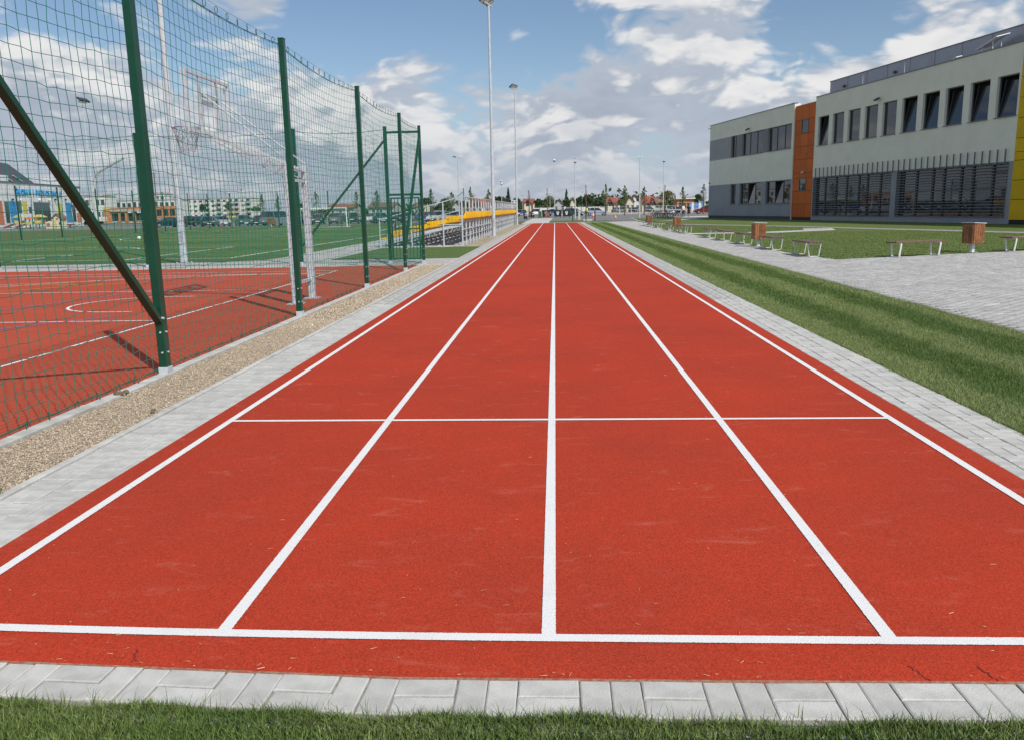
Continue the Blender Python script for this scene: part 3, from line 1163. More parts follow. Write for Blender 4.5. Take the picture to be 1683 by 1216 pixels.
def near_net(i, j):
    y = PYS[0] + (PYS[-1] - PYS[0]) * i / NU
    v = j / NV
    z = Z0 + (Z1 - Z0) * v - sag_at(y, 0.10) * (0.25 + 0.75 * v) + 0.010 * math.sin(i * 1.3 + j * .7) * (1 - v)
    y2 = y + 0.028 * math.sin(j * .42 + i * .05) * math.sin(math.pi * v)
    x = fx(y) - .062 - 0.03 * math.sin(math.pi * v) * math.sin(i * .21)
    return (x, y2, z)


net_part('net', nf, near_net, NU, NV, 0.0031, 'net_green', wav=0.0045)
for nm, zf, rr in (('top_rope', lambda y: Z1 + .012 - sag_at(y, .10), .0055), ('top_wire', lambda y: Z1 + .055 - sag_at(y, .035), .002),
                   ('bottom_rope', lambda y: Z0 - .006 + .006 * math.sin(y * 9), .0055)):
    pts = [(fx(PYS[0] + (PYS[-1] - PYS[0]) * k / 200) - .058, PYS[0] + (PYS[-1] - PYS[0]) * k / 200, zf(PYS[0] + (PYS[-1] - PYS[0]) * k / 200)) for k in range(201)]
    MB().tube(pts, rr, 5).build(nm, 'rope_green', nf, smooth=True, world=True)
# snap hooks hanging the ropes
hk = MB().tube([(0, .024 * math.cos(a), .040 * math.sin(a)) for a in [2 * math.pi * k / 10 for k in range(10)]], .0042, 5, closed=True).mesh('hook', 'rope_green', True)
y = PYS[0] + .12
while y < PYS[-1] - .05:
    inst(hk, 'hook', nf, (fx(y) - .058 - FX, y - PYS[0], Z1 + .036 - sag_at(y, .07)), (random.gauss(0, .15), 0, random.gauss(0.5, .5)))
    yb = y + random.gauss(0, .02)
    inst(hk, 'hook', nf, (fx(y) - .058 - FX, yb - PYS[0], Z0 - .022), (random.gauss(0, .2), 0, random.gauss(0.5, .5)))
    y += .34

# ------------------------------------------------------------------ end fence of the court
EY = 25.08
EXS = [-4.97, -7.72, -12.55, -17.35, -22.1]
ef = thing('net_fence', 'green net fence closing the far end of the red court before the pitch', 'fence', (EXS[0], EY, 0))
for x in EXS:
    post_part(ef, x, EY, a=.10, b=.08, bolts=False)
MB().beam((EXS[0] - .04, EY, 3.60), (EXS[1] + .05, EY, .55), 0.055, 0.075, up=(0, 1, 0)).build('brace', 'post_green', ef, world=True, bevel=.005)
NU2 = int((EXS[0] - EXS[-1]) / CELL)


def end_net(i, j):
    x = EXS[0] + (EXS[-1] - EXS[0]) * i / NU2
    v = j / NV
    s = 0
    for a, b in zip(EXS[:-1], EXS[1:]):
        if b <= x <= a:
            t = (x - a) / (b - a)
            s = .09 * 4 * t * (1 - t)
    return (x, EY + .062 + .01 * math.sin(i * .3 + j * .2), Z0 + (Z1 - Z0) * v - s * (.25 + .75 * v))


net_part('net', ef, end_net, NU2, NV, 0.0033, 'net_green', wav=0.004)
for nm, jj in (('top_rope', NV), ('bottom_rope', 0)):
    MB().tube([Vector(end_net(i, jj)) + Vector((0, 0, .012 if jj else -.01)) for i in range(0, NU2 + 1, 2)], .0055, 5).build(nm, 'rope_green', ef, world=True)
for i in range(3, NU2, 5):
    p = end_net(i, NV)
    inst(hk, 'hook', ef, (p[0] - EXS[0], .062, p[2] + .035), (0, 0, 1.4 + random.gauss(0, .4)))
# bars over the gate and net above it
for z in (2.03, 3.84):
    MB().beam((EXS[0] + .05, EY, z), (fx(EY) - .04, EY, z), .06, .06).build('crossbar', 'post_green', ef, world=True, bevel=.004)
net_part('gate_net', ef, lambda i, j: (EXS[0] + .05 + (fx(EY) - EXS[0] - .09) * i / 8, EY + .045, 2.07 + 1.74 * j / 14), 8, 14, .0020, 'net_green', wav=.003)

gt = thing('gate', 'dark green steel bar gate in the corner of the net fence', 'gate', (-4.46, EY, 0))
gx0, gx1 = -4.88, -4.04
for a, b in (((gx0, .10), (gx0, 1.95)), ((gx1, .10), (gx1, 1.95))):
    MB().beam((a[0], EY, a[1]), (b[0], EY, b[1]), .045, .045).build('gate_stile', 'post_green', gt, world=True, bevel=.004)
for z in (.12, 1.02, 1.93):
    MB().beam((gx0 + .024, EY, z), (gx1 - .024, EY, z), .04, .04).build('gate_rail', 'post_green', gt, world=True, bevel=.004)
for k in range(1, 8):
    x = gx0 + (gx1 - gx0) * k / 8
    for za, zb in ((.142, .998), (1.042, 1.908)):
        MB().box(x - .009, x + .009, EY - .009, EY + .009, za, zb).build('bar', 'post_green', gt, world=True)
MB().box(gx0 + .03, gx0 + .09, EY - .035, EY + .03, .98, 1.16).build('lock_box', 'galv_dull', gt, world=True)
MB().tube([(gx0 + .06, EY - .035, 1.08), (gx0 + .06, EY - .07, 1.08), (gx0 + .16, EY - .07, 1.08)], .009, 6).build('handle', 'black_plastic', gt, world=True)

# ------------------------------------------------------------------ far pitch fences
def straight_net(parent, p0, p1, z0=.05, z1=3.9, cell=.122, r=.0022):
    p0, p1 = Vector(p0), Vector(p1)
    L = (p1 - p0).length
    d = (p1 - p0) / L
    nn = Vector((-d.y, d.x)) * r
    b = MB()
    k = 0
    n = int(L / cell)
    for i in range(n + 1):
        p = p0 + d * (L * i / n)
        b.add([(p.x - d.x * r, p.y - d.y * r, z0), (p.x + d.x * r, p.y + d.y * r, z0), (p.x + nn.x, p.y + nn.y, z0),
               (p.x - d.x * r, p.y - d.y * r, z1), (p.x + d.x * r, p.y + d.y * r, z1), (p.x + nn.x, p.y + nn.y, z1)],
              [(0, 1, 4, 3), (1, 2, 5, 4), (2, 0, 3, 5)])
    nz = int((z1 - z0) / cell)
    for j in range(nz + 1):
        z = z0 + (z1 - z0) * j / nz
        b.add([(p0.x, p0.y, z - r), (p0.x, p0.y, z + r), (p0.x + nn.x, p0.y + nn.y, z),
               (p1.x, p1.y, z - r), (p1.x, p1.y, z + r), (p1.x + nn.x, p1.y + nn.y, z)],
              [(0, 1, 4, 3), (1, 2, 5, 4), (2, 0, 3, 5)])
    return stuff(b.build('net', 'net_far', parent, world=True))


ff = thing('net_fence', 'green net fence along the far touchline of the green pitch', 'fence', (-40.3, 56, 0))
for y in (50.5, 55.9, 61.2, 66.5, 72.2, 78.6, 84.8, 90.7):
    post_part(ff, -40.3, y, bolts=False, sleeve=False)
straight_net(ff, (-40.36, 50.5), (-40.36, 95.6))
ff2 = thing('net_fence', 'green net fence behind the football goal in front of parked cars', 'fence', (-40.3, 95.9, 0))
for x in (-40.3, -37.6, -32.0, -26.1, -20.3, -14.2, -10.35):
    post_part(ff2, x, 95.9, bolts=False, sleeve=False)
MB().beam((-40.2, 95.9, 3.6), (-37.7, 95.9, .5), .05, .07, up=(0, 1, 0)).build('brace', 'post_green', ff2, world=True)
MB().beam((-10.45, 95.9, 3.6), (-14.1, 95.9, .4), .05, .07, up=(0, 1, 0)).build('brace', 'post_green', ff2, world=True)
straight_net(ff2, (-40.3, 95.96), (-10.35, 95.96))

# ------------------------------------------------------------------ football goals
def goal(yy, s, label):
    g = thing('football_goal', label, 'goal', (PMX, yy, 0), group='football goals')
    for sx in (-1, 1):
        MB().box(sx * 2.5 - .05, sx * 2.5 + .05, -.05, .05, 0.01, 2.0).build('goal_post', 'white_paint', g)
        MB().tube([(sx * 2.5, s * .05, 1.97), (sx * 2.5, s * .8, 1.92), (sx * 2.5, s * 1.3, .03), (sx * 2.5, s * .06, .03)], .018, 6).build('side_frame', 'white_paint', g)
    MB().box(-2.55, 2.55, -.05, .05, 2.002, 2.10).build('crossbar', 'white_paint', g)
    MB().tube([(-2.5, s * 1.3, .03), (2.5, s * 1.3, .03)], .018, 6).build('ground_bar', 'white_paint', g)
    b = MB()
    for i in range(26):
        x = -2.5 + .2 * i
        b.tube([(x, s * .06, 2.0), (x, s * .8, 1.90), (x, s * 1.3, .05)], .003, 3, caps=False)
    for j in range(12):
        t = j / 11
        y0 = s * (.8 + .5 * t)
        b.tube([(-2.5, y0, 1.90 - 1.85 * t), (2.5, y0, 1.90 - 1.85 * t)], .003, 3, caps=False)
    stuff(b.build('goal_net', 'white_paint', g))
    return g


goal(PY1, 1, 'white football goal at the end of the pitch before the parked cars')

# ------------------------------------------------------------------ floodlight masts
def mast(x, y, h, label, heads=3, rz=0.0, r0=.105, r1=.055, grp='floodlight masts', base_z=0.0, hs=1.0):
    t = thing('floodlight_mast', label, 'mast', (x, y, base_z), group=grp)
    MB().tube([(0, 0, .05), (0, 0, h * .5), (0, 0, h)], [r0, (r0 + r1) / 2, r1], 14).build('pole', 'galv', t, smooth=True)
    b = MB().box(-.22, .22, -.22, .22, -.02, .03)
    b.build('base_plate', 'galv_dull', t, bevel=.004)
    for sx in (-1, 1):
        for sy in (-1, 1):
            MB().tube([(sx * .17, sy * .17, .03), (sx * .17, sy * .17, .07)], .018, 6).build('anchor_bolt', 'galv', t)
    MB().box(-.055, .055, -r0 - .005, -r0 + .04, .65, 1.05).build('service_door', 'galv_dull', t)
    if heads:
        M = Matrix.Rotation(rz, 3, 'Z')
        MB().beam(M @ Vector((-.55 * hs, 0, h - .05)), M @ Vector((.55 * hs, 0, h - .05)), .07, .07).build('crossarm', 'galv', t)
        for k in range(heads):
            xx = (-.48 + .96 * k / max(1, heads - 1)) * hs if heads > 1 else 0
            ML = M @ Matrix.Rotation(R(-38), 3, 'X')
            c = M @ Vector((xx, .12, h + .16))
            hd = MB().rbox(c, (.36 * hs, .46 * hs, .13), ML).build('lamp_head', 'lamp_dark', t, bevel=.02)
            MB().rbox(c + ML @ Vector((0, 0, -.072)), (.32 * hs, .41 * hs, .012), ML).build('lens', 'lamp_glass', hd)
            MB().beam(M @ Vector((xx, 0, h - .02)), c, .03, .03).build('bracket', 'galv_dull', t)
    return t


m1 = gp(812, 390)
mast(m1.x, m1.y, 12.55, 'tall galvanised floodlight mast rising from the sand beside the bleacher middle', 3, R(75))
m2 = gp(850, 370.5)
mast(m2.x, m2.y, 12.9, 'tall galvanised floodlight mast at the far end of the yellow bleacher', 3, R(70))
mA = gp(303, 434)
mast(mA.x, mA.y, 12.6, 'thick galvanised floodlight mast between the red court and the green pitch', 3, R(120), r0=.12, r1=.07)
pL = at(135, 166, 72.0)
mast(pL.x, 72.0, pL.z - .1, 'thin floodlight mast behind the far touchline of the green pitch', 3, R(-95), .08, .045)
for px, py, Y, lab in ((752, 259, 112, 'slim two-armed lamp mast standing among parked cars behind the bleacher'),
                       (911, 265, 150, 'slim lamp mast with one white globe head behind the waste containers'),
                       (945, 261, 122.7, 'slim lamp mast beside the stone bollard on the end lawn'),
                       (1052, 259, 118.5, 'slim lamp mast on the grass island beside the bicycle stand'),
                       (1091, 266, 133, 'slim lamp mast rising behind the parked bicycles')):
    p = at(px, py, Y)
    t = thing('street_lamp', lab, 'street lamp', (p.x, Y, 0), group='slim lamp masts of the car park')
    h = p.z
    MB().tube([(0, 0, 0), (0, 0, h * .5), (0, 0, h)], [.085, .07, .05], 10).build('pole', 'galv', t, smooth=True)
    if px == 752:
        for s in (-1, 1):
            MB().beam((0, 0, h - .3), (s * .28, 0, h), .05, .05).build('arm', 'galv', t)
            MB().rbox((s * .42, 0, h + .06), (.46, .30, .12), Matrix.Rotation(R(-12 * s), 3, 'Y')).build('lamp_head', 'lamp_dark' if s < 0 else 'lamp_glass', t, bevel=.02)
    elif px == 911:
        MB().lathe([(.05, 0), (.20, .10), (.24, .24), (.17, .36), (.03, .40)], 12, (0, 0, h - .1)).build('globe', 'white_paint', t, smooth=True)
        MB().lathe([(.05, -.08), (.18, .04), (.20, .09)], 12, (0, 0, h - .12)).build('collar', 'lamp_dark', t)
    elif px == 1052:
        for s in (-1, 1):
            MB().rbox((s * .20, 0, h + .05), (.34, .26, .10), Matrix.Rotation(R(-8 * s), 3, 'Y')).build('lamp_head', 'lamp_glass', t, bevel=.02)
    else:
        MB().rbox((0, -.05, h - .55 if px == 945 else h), (.42, .3, .12), Matrix.Rotation(R(8), 3, 'Y')).build('lamp_head', 'lamp_dark', t, bevel=.02)
        if px == 945:
            MB().lathe([(.04, 0), (.16, .06), (.20, .13), (.05, .17)], 10, (0, 0, h + .0)).build('dish', 'white_paint', t)

# ------------------------------------------------------------------ basketball stand
hp = thing('basketball_stand', 'galvanised twin-post basketball stand with clear backboard inside the fence', 'basketball hoop', (-4.45, 14.52, 0))
mat('board_white', (0.93, 0.93, 0.92), 0.4)
mat('acryl', (0.62, 0.70, 0.76), 0.06, alpha=0.13, spec=0.6)
mat('rim_grey', (0.40, 0.43, 0.46), 0.5)
yA, yB = -.49, .49
for yy in (yA, yB):
    MB().box(-.055, .055, yy - .055, yy + .055, 0, 2.37).build('post', 'galv', hp, bevel=.006)
    MB().box(-.13, .13, yy - .13, yy + .13, -.01, .014).build('base_plate', 'galv_dull', hp)
    # cranked twin-tube arm reaching out over the court
    MB().beam((.02, yy, 2.26), (-1.42, yy * .55, 2.93), .035, .055).build('arm', 'galv', hp, bevel=.004)
    MB().beam((.02, yy, 2.10), (-1.42, yy * .55, 2.84), .022, .025).build('arm', 'galv_dull', hp)
    for k in range(6):
        t = (k + .5) / 6
        a = Vector((.02, yy, 2.24)).lerp(Vector((-1.42, yy * .55, 2.90)), t)
        c = Vector((.02, yy, 2.11)).lerp(Vector((-1.42, yy * .55, 2.85)), min(1, t + .06))
        MB().beam(a, c, .007, .007).build('lattice', 'galv_dull', hp)
    MB().tube([(.03, yy * .96, 2.40), (-1.46, yy * .62, 3.58)], .012, 8).build('stay', 'galv', hp, smooth=True)
for z in (2.28, 2.10, .35):
    MB().beam((0, yA + .05, z), (0, yB - .05, z), .04, .05).build('cross_tie', 'galv', hp)
bx = -1.50
MB().beam((bx + .06, -.9, 3.84), (bx + .06, .9, 3.84), .04, .05).build('board_frame', 'galv', hp)
MB().beam((bx + .06, -.9, 2.91), (bx + .06, .9, 2.91), .04, .05).build('board_frame', 'galv', hp)
for yy in (-.88, .88, -.36, .36):
    MB().box(bx + .045, bx + .08, yy - .02, yy + .02, 2.937, 3.814).build('board_frame', 'galv' if abs(yy) > .5 else 'galv_dull', hp)
MB().beam((bx + .065, -.33, 3.52), (bx + .065, .33, 3.52), .035, .04).build('board_frame', 'galv_dull', hp)
bd = MB().box(bx, bx + .014, -.9, .9, 2.88, 3.88).build('backboard', 'acryl', hp)
for a, b_ in (((-.30, 2.98), (.30, 3.045)), ((-.30, 3.40), (.30, 3.465)), ((-.30, 3.046), (-.235, 3.399)), ((.235, 3.046), (.30, 3.399))):
    MB().box(bx + .0155, bx + .0175, a[0], b_[0], a[1], b_[1]).build('target_line', 'board_white', bd)
for a, b_ in (((-.9, 2.90), (.9, 2.94)), ((-.9, 3.84), (.9, 3.88)), ((-.9, 2.941), (-.86, 3.839)), ((.86, 2.941), (.9, 3.839))):
    MB().box(bx - .003, bx - .001, a[0], b_[0], a[1], b_[1]).build('edge_line', 'white_paint', bd)
rm = MB().tube([(bx - .38 + .225 * math.cos(a), .225 * math.sin(a), 3.03) for a in [2 * math.pi * k / 24 for k in range(24)]], .010, 6, closed=True)
rm.beam((bx, 0, 3.0), (bx - .16, 0, 3.02), .10, .02)
rim = rm.build('rim', 'rim_grey', hp, smooth=True)
b = MB()
for k in range(12):
    a0 = 2 * math.pi * k / 12
    for s in (1, -1):
        pts = []
        for q in range(5):
            a = a0 + s * q * 2 * math.pi / 24
            rr = .225 - .028 * q
            pts.append((bx - .38 + rr * math.cos(a), rr * math.sin(a), 3.02 - .10 * q))
        b.tube(pts, .0055, 4, caps=False)
stuff(b.build('chain_net', 'galv', rim))

# ------------------------------------------------------------------ bleacher
mat('seat_yellow', (0.90, 0.530, 0.010), 0.38, var=.06, vs_=2, rnd=.08)
mat('plank_brown', (0.40, 0.24, 0.13), 0.7)
mat('deck_grey', (0.36, 0.37, 0.385), 0.6, metal=.2, var=.12, vs_=5)
SY0, SY1 = 36.2, 84.4
st_ = thing('bleacher', 'open galvanised grandstand with five rows of yellow plastic seats', 'bleacher', (-5.8, 36.2, 0))
rows = [(-7.45 + .85 * k, .36 + .195 * k) for k in range(5)]
# yellow shell seat facing the pitch (-x)
sb = MB()
prof = [(-.22, .02), (-.20, .045), (-.05, .030), (.12, .035), (.185, .075), (.215, .20), (.235, .33), (.255, .335), (.24, .20), (.205, .05), (.13, .005), (-.05, .0), (-.20, .012)]
for s0, s1, k0, k1 in ((-.18, -.10, .62, 1.0), (-.10, .10, 1.0, 1.0), (.10, .18, 1.0, .62)):
    n_ = len(prof)
    vs_ = [(u * k0, s0, v * k0) for u, v in prof] + [(u * k1, s1, v * k1) for u, v in prof]
    fs_ = [(i, (i + 1) % n_, n_ + (i + 1) % n_, n_ + i) for i in range(n_)]
    if s0 < -.17:
        fs_.append(tuple(reversed(range(n_))))
    if s1 > .17:
        fs_.append(tuple(range(n_, 2 * n_)))
    sb.add(vs_, fs_)
seat_me = sb.mesh('seat', 'seat_yellow', True)
seats = []
for ri, (rx, rz) in enumerate(rows):
    y = SY0 + .28
    while y < SY1 - .2:
        seats.append((ri, rx, y, rz))
        y += .485
prio = sorted(seats, key=lambda s: (0 if s[0] == 4 else 1, s[2]))
near, rest = prio[:300], prio[300:]
for ri, rx, y, rz in near:
    inst(seat_me, 'seat', st_, (rx + 5.8, y - 36.2, rz + random.gauss(0, .003)), (0, 0, random.gauss(0, .02)))
if rest:
    tv_ = np.array([v.co for v in seat_me.vertices])
    polys = [tuple(p.vertices) for p in seat_me.polygons]
    b = MB()
    for ri, rx, y, rz in rest:
        b.add([(v[0] + rx, v[1] + y, v[2] + rz) for v in tv_], polys)
    stuff(b.build('seat_field', 'seat_yellow', st_, world=True))
for ri, (rx, rz) in enumerate(rows):
    MB().box(rx - .14, rx + .14, SY0, SY1, rz - .045, rz - .004).build('seat_plank', 'plank_brown', st_, world=True)
    MB().box(rx - .62, rx - .24, SY0, SY1, rz - .36, rz - .315).build('foot_deck', 'deck_grey', st_, world=True)
    MB().box(rx + .02, rx + .08, SY0, SY1, rz - .14, rz - .061).build('bearer', 'galv', st_, world=True)
NB = 30
for k in range(NB + 1):
    y = SY0 + (SY1 - SY0) * k / NB
    x_b = -3.98
    MB().box(x_b - .03, x_b + .03, y - .03, y + .03, .0, 2.12).build('back_post', 'galv', st_, world=True)
    b = MB().beam((-7.75, y, .05), (x_b - .03, y, .92), .04, .07)
    b.beam((-7.75, y, .025), (x_b - .03, y, .025), .04, .04)
    b.build('stringer', 'galv_dull', st_, world=True)
    for rx, rz in rows:
        if rx < -4.3:
            MB().box(rx + .06, rx + .10, y - .02, y + .02, 0.0, rz - .061).build('upright', 'galv_dull', st_, world=True)
for z, rr in ((2.11, .022), (1.62, .016), (1.20, .016), (.72, .02), (.42, .014)):
    MB().tube([(-3.935, SY0, z), (-3.935, SY1, z)], rr, 6).build('back_rail', 'galv', st_, world=True)
for k in range(2, NB, 4):
    y0 = SY0 + (SY1 - SY0) * k / NB
    y1 = SY0 + (SY1 - SY0) * (k + 1) / NB
    MB().tube([(-4.02, y0, .05), (-4.02, y1, .72)], .012, 5).build('cross_brace', 'galv', st_, world=True)
    MB().tube([(-4.03, y1, .05), (-4.03, y0, .72)], .012, 5).build('cross_brace', 'galv', st_, world=True)
for y in (SY0 - .05, SY1 + .05):
    MB().tube([(-7.6, y, 1.20), (-3.98, y, 2.11)], .022, 6).build('side_rail', 'galv', st_, world=True)
    MB().tube([(-7.6, y, .72), (-3.98, y, 1.55)], .016, 6).build('side_rail', 'galv', st_, world=True)
    MB().tube([(-4.8, y, .93), (-3.98, y, .93)], .02, 6).build('side_rail', 'galv', st_, world=True)
    for x in (-4.80, -6.2, -7.6):
        MB().box(x - .025, x + .025, y - .025, y + .025, 0, .75 + .25 * (x + 7.6) + .45).build('side_post', 'galv', st_, world=True)
# side skirt beams on the visible end
MB().beam((-7.75, SY0 - .02, .22), (-4.0, SY0 - .02, .92), .03, .12).build('end_stringer', 'galv', st_, world=True)
# ================================================================== school building
mat('wall_light', (0.785, 0.775, 0.690), 0.9, var=0.04, vs_=0.7, bump=0.12, bs=60)
mat('wall_grey', (0.345, 0.352, 0.365), 0.9, var=0.05, vs_=0.7, bump=0.12, bs=60)
mat('wall_dark', (0.305, 0.318, 0.345), 0.9, var=0.06, vs_=0.7, bump=0.12, bs=60)
mat('plinth', (0.075, 0.080, 0.095), 0.85, var=0.1)
mat('panel_orange', (0.560, 0.120, 0.012), 0.5, var=0.05, vs_=1.2, rnd=0.10, spec=0.15)
mat('panel_yellow', (0.700, 0.440, 0.008), 0.5, var=0.05, vs_=1.2, rnd=0.06, spec=0.15)
mat('glass', (0.018, 0.022, 0.030), 0.02, spec=0.9, rnd=0.2)
mat('frame_grey', (0.150, 0.155, 0.170), 0.5)
mat('frame_dark', (0.035, 0.037, 0.043), 0.5)
mat('louvre', (0.300, 0.310, 0.340), 0.45, metal=.2)
mat('coping', (0.190, 0.195, 0.210), 0.5, metal=.3)
mat('clad_metal', (0.340, 0.345, 0.390), 0.45, metal=.35, var=.05, vs_=.6)
mat('interior', (0.030, 0.030, 0.034), 0.9)

SA = Vector((18.75, 103.7, 0))
SU = (Vector((28.4, 54.1, 0)) - SA).normalized()
school = thing('school_building', 'two-storey pale grey school with orange and yellow panels and louvred ground-floor glazing', 'school',
               SA, math.atan2(SU.y, SU.x))
SH = 10.85
SEND = 72.0


def wall_zone(name, m, s0, s1, z0, z1, openings=(), depth=0.0, reveal=0.24, mrev=None):
    """front face split round openings, with the reveals of each opening"""
    b = MB()
    ops = [o for o in openings if o[0] < s1 and o[1] > s0 and o[2] < z1 and o[3] > z0]
    ss = sorted({s0, s1} | {max(s0, o[0]) for o in ops} | {min(s1, o[1]) for o in ops})
    zz = sorted({z0, z1} | {max(z0, o[2]) for o in ops} | {min(z1, o[3]) for o in ops})
    for a, c in zip(ss[:-1], ss[1:]):
        for e, f in zip(zz[:-1], zz[1:]):
            mx, mz = (a + c) / 2, (e + f) / 2
            if any(o[0] < mx < o[1] and o[2] < mz < o[3] for o in ops):
                continue
            b.add([(a, depth, e), (c, depth, e), (c, depth, f), (a, depth, f)], [(0, 1, 2, 3)])
    for o in ops:
        a, c, e, f = o[:4]
        d2 = depth + reveal
        q = [(a, e), (c, e), (c, f), (a, f)]
        for (p0, p1) in zip(q, q[1:] + q[:1]):
            b.add([(p0[0], depth, p0[1]), (p0[0], d2, p0[1]), (p1[0], d2, p1[1]), (p1[0], depth, p1[1])], [(0, 1, 2, 3)])
    return b.build(name, m, school)


def window(s0, s1, z0, z1, panes=1, depth=0.22, tilt=(), sill=True, mframe='frame_grey', fw=.06):
    """frame, mullions, panes (glass), tilted sashes and sill of one window"""
    wf = MB()
    wf.box(s0, s1, depth - .05, depth + .03, z0, z0 + fw)
    wf.box(s0, s1, depth - .05, depth + .03, z1 - fw, z1)
    wf.box(s0, s0 + fw, depth - .05, depth + .03, z0 + fw, z1 - fw)
    wf.box(s1 - fw, s1, depth - .05, depth + .03, z0 + fw, z1 - fw)
    pw = (s1 - s0) / panes
    for k in range(1, panes):
        wf.box(s0 + k * pw - fw / 2, s0 + k * pw + fw / 2, depth - .05, depth + .03, z0 + fw, z1 - fw)
    wo_ = wf.build('window', mframe, school)
    for k in range(panes):
        a, c = s0 + k * pw + fw * .7, s0 + (k + 1) * pw - fw * .7
        if k in tilt:
            H_ = z1 - z0 - 2 * fw
            g = MB()
            an = R(9)
            dy_, dz_ = math.sin(an) * H_, math.cos(an) * H_
            g.add([(a, depth, z0 + fw), (c, depth, z0 + fw), (c, depth + dy_, z0 + fw + dz_), (a, depth + dy_, z0 + fw + dz_),
                   (a, depth + .03, z0 + fw), (c, depth + .03, z0 + fw), (c, depth + dy_ + .03, z0 + fw + dz_), (a, depth + dy_ + .03, z0 + fw + dz_)],
                  [(0, 1, 2, 3), (7, 6, 5, 4), (0, 3, 7, 4), (1, 5, 6, 2), (3, 2, 6, 7)])
            g.build('pane', 'glass', wo_)
            sf = MB()
            for x in (a, c):
                sf.beam((x, depth - .008, z0 + fw), (x, depth + dy_ - .008, z0 + fw + dz_), .05, .02, up=(0, 1, 0))
            sf.build('sash', mframe, wo_)
            MB().box(a - fw * .6, c + fw * .6, depth + .75, depth + .76, z0, z1).build('room_shade', 'interior', wo_)
        else:
            MB().box(a, c, depth + .0, depth + .02, z0 + fw * .7, z1 - fw * .7).build('pane', 'glass', wo_)
    if sill:
        MB().box(s0 - .06, s1 + .06, -.07, depth - .052, z0 - .045, z0 - .004).build('sill', 'frame_grey', wo_)
    return wo_


UP1 = [(6.42, 8.15, 6.78, 9.08), (9.44, 14.70, 6.78, 9.08), (15.86, 20.95, 6.78, 9.08)]
LO1 = [(6.65, 8.10, 1.60, 3.80), (9.18, 14.70, 1.60, 3.80), (15.73, 21.18, 1.60, 3.80)]
wall_zone('wall', 'wall_light', 0, 21.38, 9.1, SH)
wall_zone('wall', 'wall_grey', 0, 20.98, 6.74, 9.0999, UP1)
wall_zone('wall', 'wall_light', 20.981, 21.38, 6.74, 9.0999)
wall_zone('wall', 'wall_light', 0, 21.38, 3.85, 6.7399)
wall_zone('wall', 'wall_dark', 0, 21.38, .31, 3.8499, LO1)
MB().box(0.06, 21.3, .06, .4, 0, .31).build('plinth', 'plinth', school)
for o, pn, tl in zip(UP1, (2, 3, 3), ((), (), ())):
    window(*o, panes=pn, tilt=tl)
for o, pn, tl in zip(LO1, (2, 3, 3), ((), (1,), (1,))):
    window(*o, panes=pn, tilt=tl)
# grey piers between the upper windows stand a little proud
MB().box(8.15, 9.44, -.012, -.002, 6.78, 9.08).build('pier', 'frame_grey', school)
MB().box(14.70, 15.86, -.012, -.002, 6.78, 9.08).build('pier', 'frame_grey', school)

# section two, upper storey with ten windows
W2 = [(26.0 + 2.505 * k, 27.86 + 2.505 * k, 6.60, 9.10) for k in range(10)]
wall_zone('wall', 'wall_light', 25.45, 50.62, 3.86, SH, W2)
for k, o in enumerate(W2):
    window(*o, panes=1, tilt=(0,) if k in (0, 5, 6, 7, 8, 9) else ())
# ground-floor glazing behind louvres
BAYS = ((25.62, 37.76), (38.46, 50.20))
wall_zone('wall', 'wall_dark', 25.45, 50.62, .0, 3.8599, [(a, b, .40, 3.80) for a, b in BAYS], reveal=.35)
mull = [27.3, 29.15, 30.87, 32.77, 34.02, 35.9, 38.9, 40.55, 42.42, 43.65, 45.46, 46.63, 48.52]
for a, b in BAYS:
    MB().box(a, b, .33, .36, .40, 3.80).build('glazing', 'glass', school)
    for m_ in mull:
        if a < m_ < b:
            MB().box(m_ - .10, m_ + .10, .27, .328, .40, 3.80).build('mullion', 'frame_dark', school)
    MB().box(a, b, .29, .327, 2.2, 2.26).build('transom', 'frame_dark', school)
    n_ = 18
    for k in range(n_):
        z = .44 + (3.74 - .44) * k / (n_ - 1)
        MB().rbox(((a + b) / 2, -.05, z), (b - a - .04, .07, .024), Matrix.Rotation(R(20), 3, 'X')).build('slat', 'louvre', school)
s = 26.16
while s < 50.1:
    MB().box(s - .032, s + .032, -.16, -.09, 3.70, 4.63).build('fin', 'frame_grey', school)
    s += .70
MB().box(37.78, 38.44, .06, .1, .02, .30).build('vent', 'plinth', school)

# orange and yellow panel towers
zr = [.24, 1.47, 2.67, 3.88, 4.35, 5.6, 6.77, 7.95, 9.2, 10.52]
def tower(s_edges, zr, m, depth, skip=()):
    MB().box(s_edges[0] + .01, s_edges[-1] - .01, depth + .045, depth + .09, .05, zr[-1] - .02).build('backing', 'interior', school)
    for i, (a, b) in enumerate(zip(s_edges[:-1], s_edges[1:])):
        for j, (c, d) in enumerate(zip(zr[:-1], zr[1:])):
            if (i, j) in skip:
                continue
            MB().box(a + .014, b - .014, depth, depth + .04, c + .016, d - .016).build('panel', m, school)


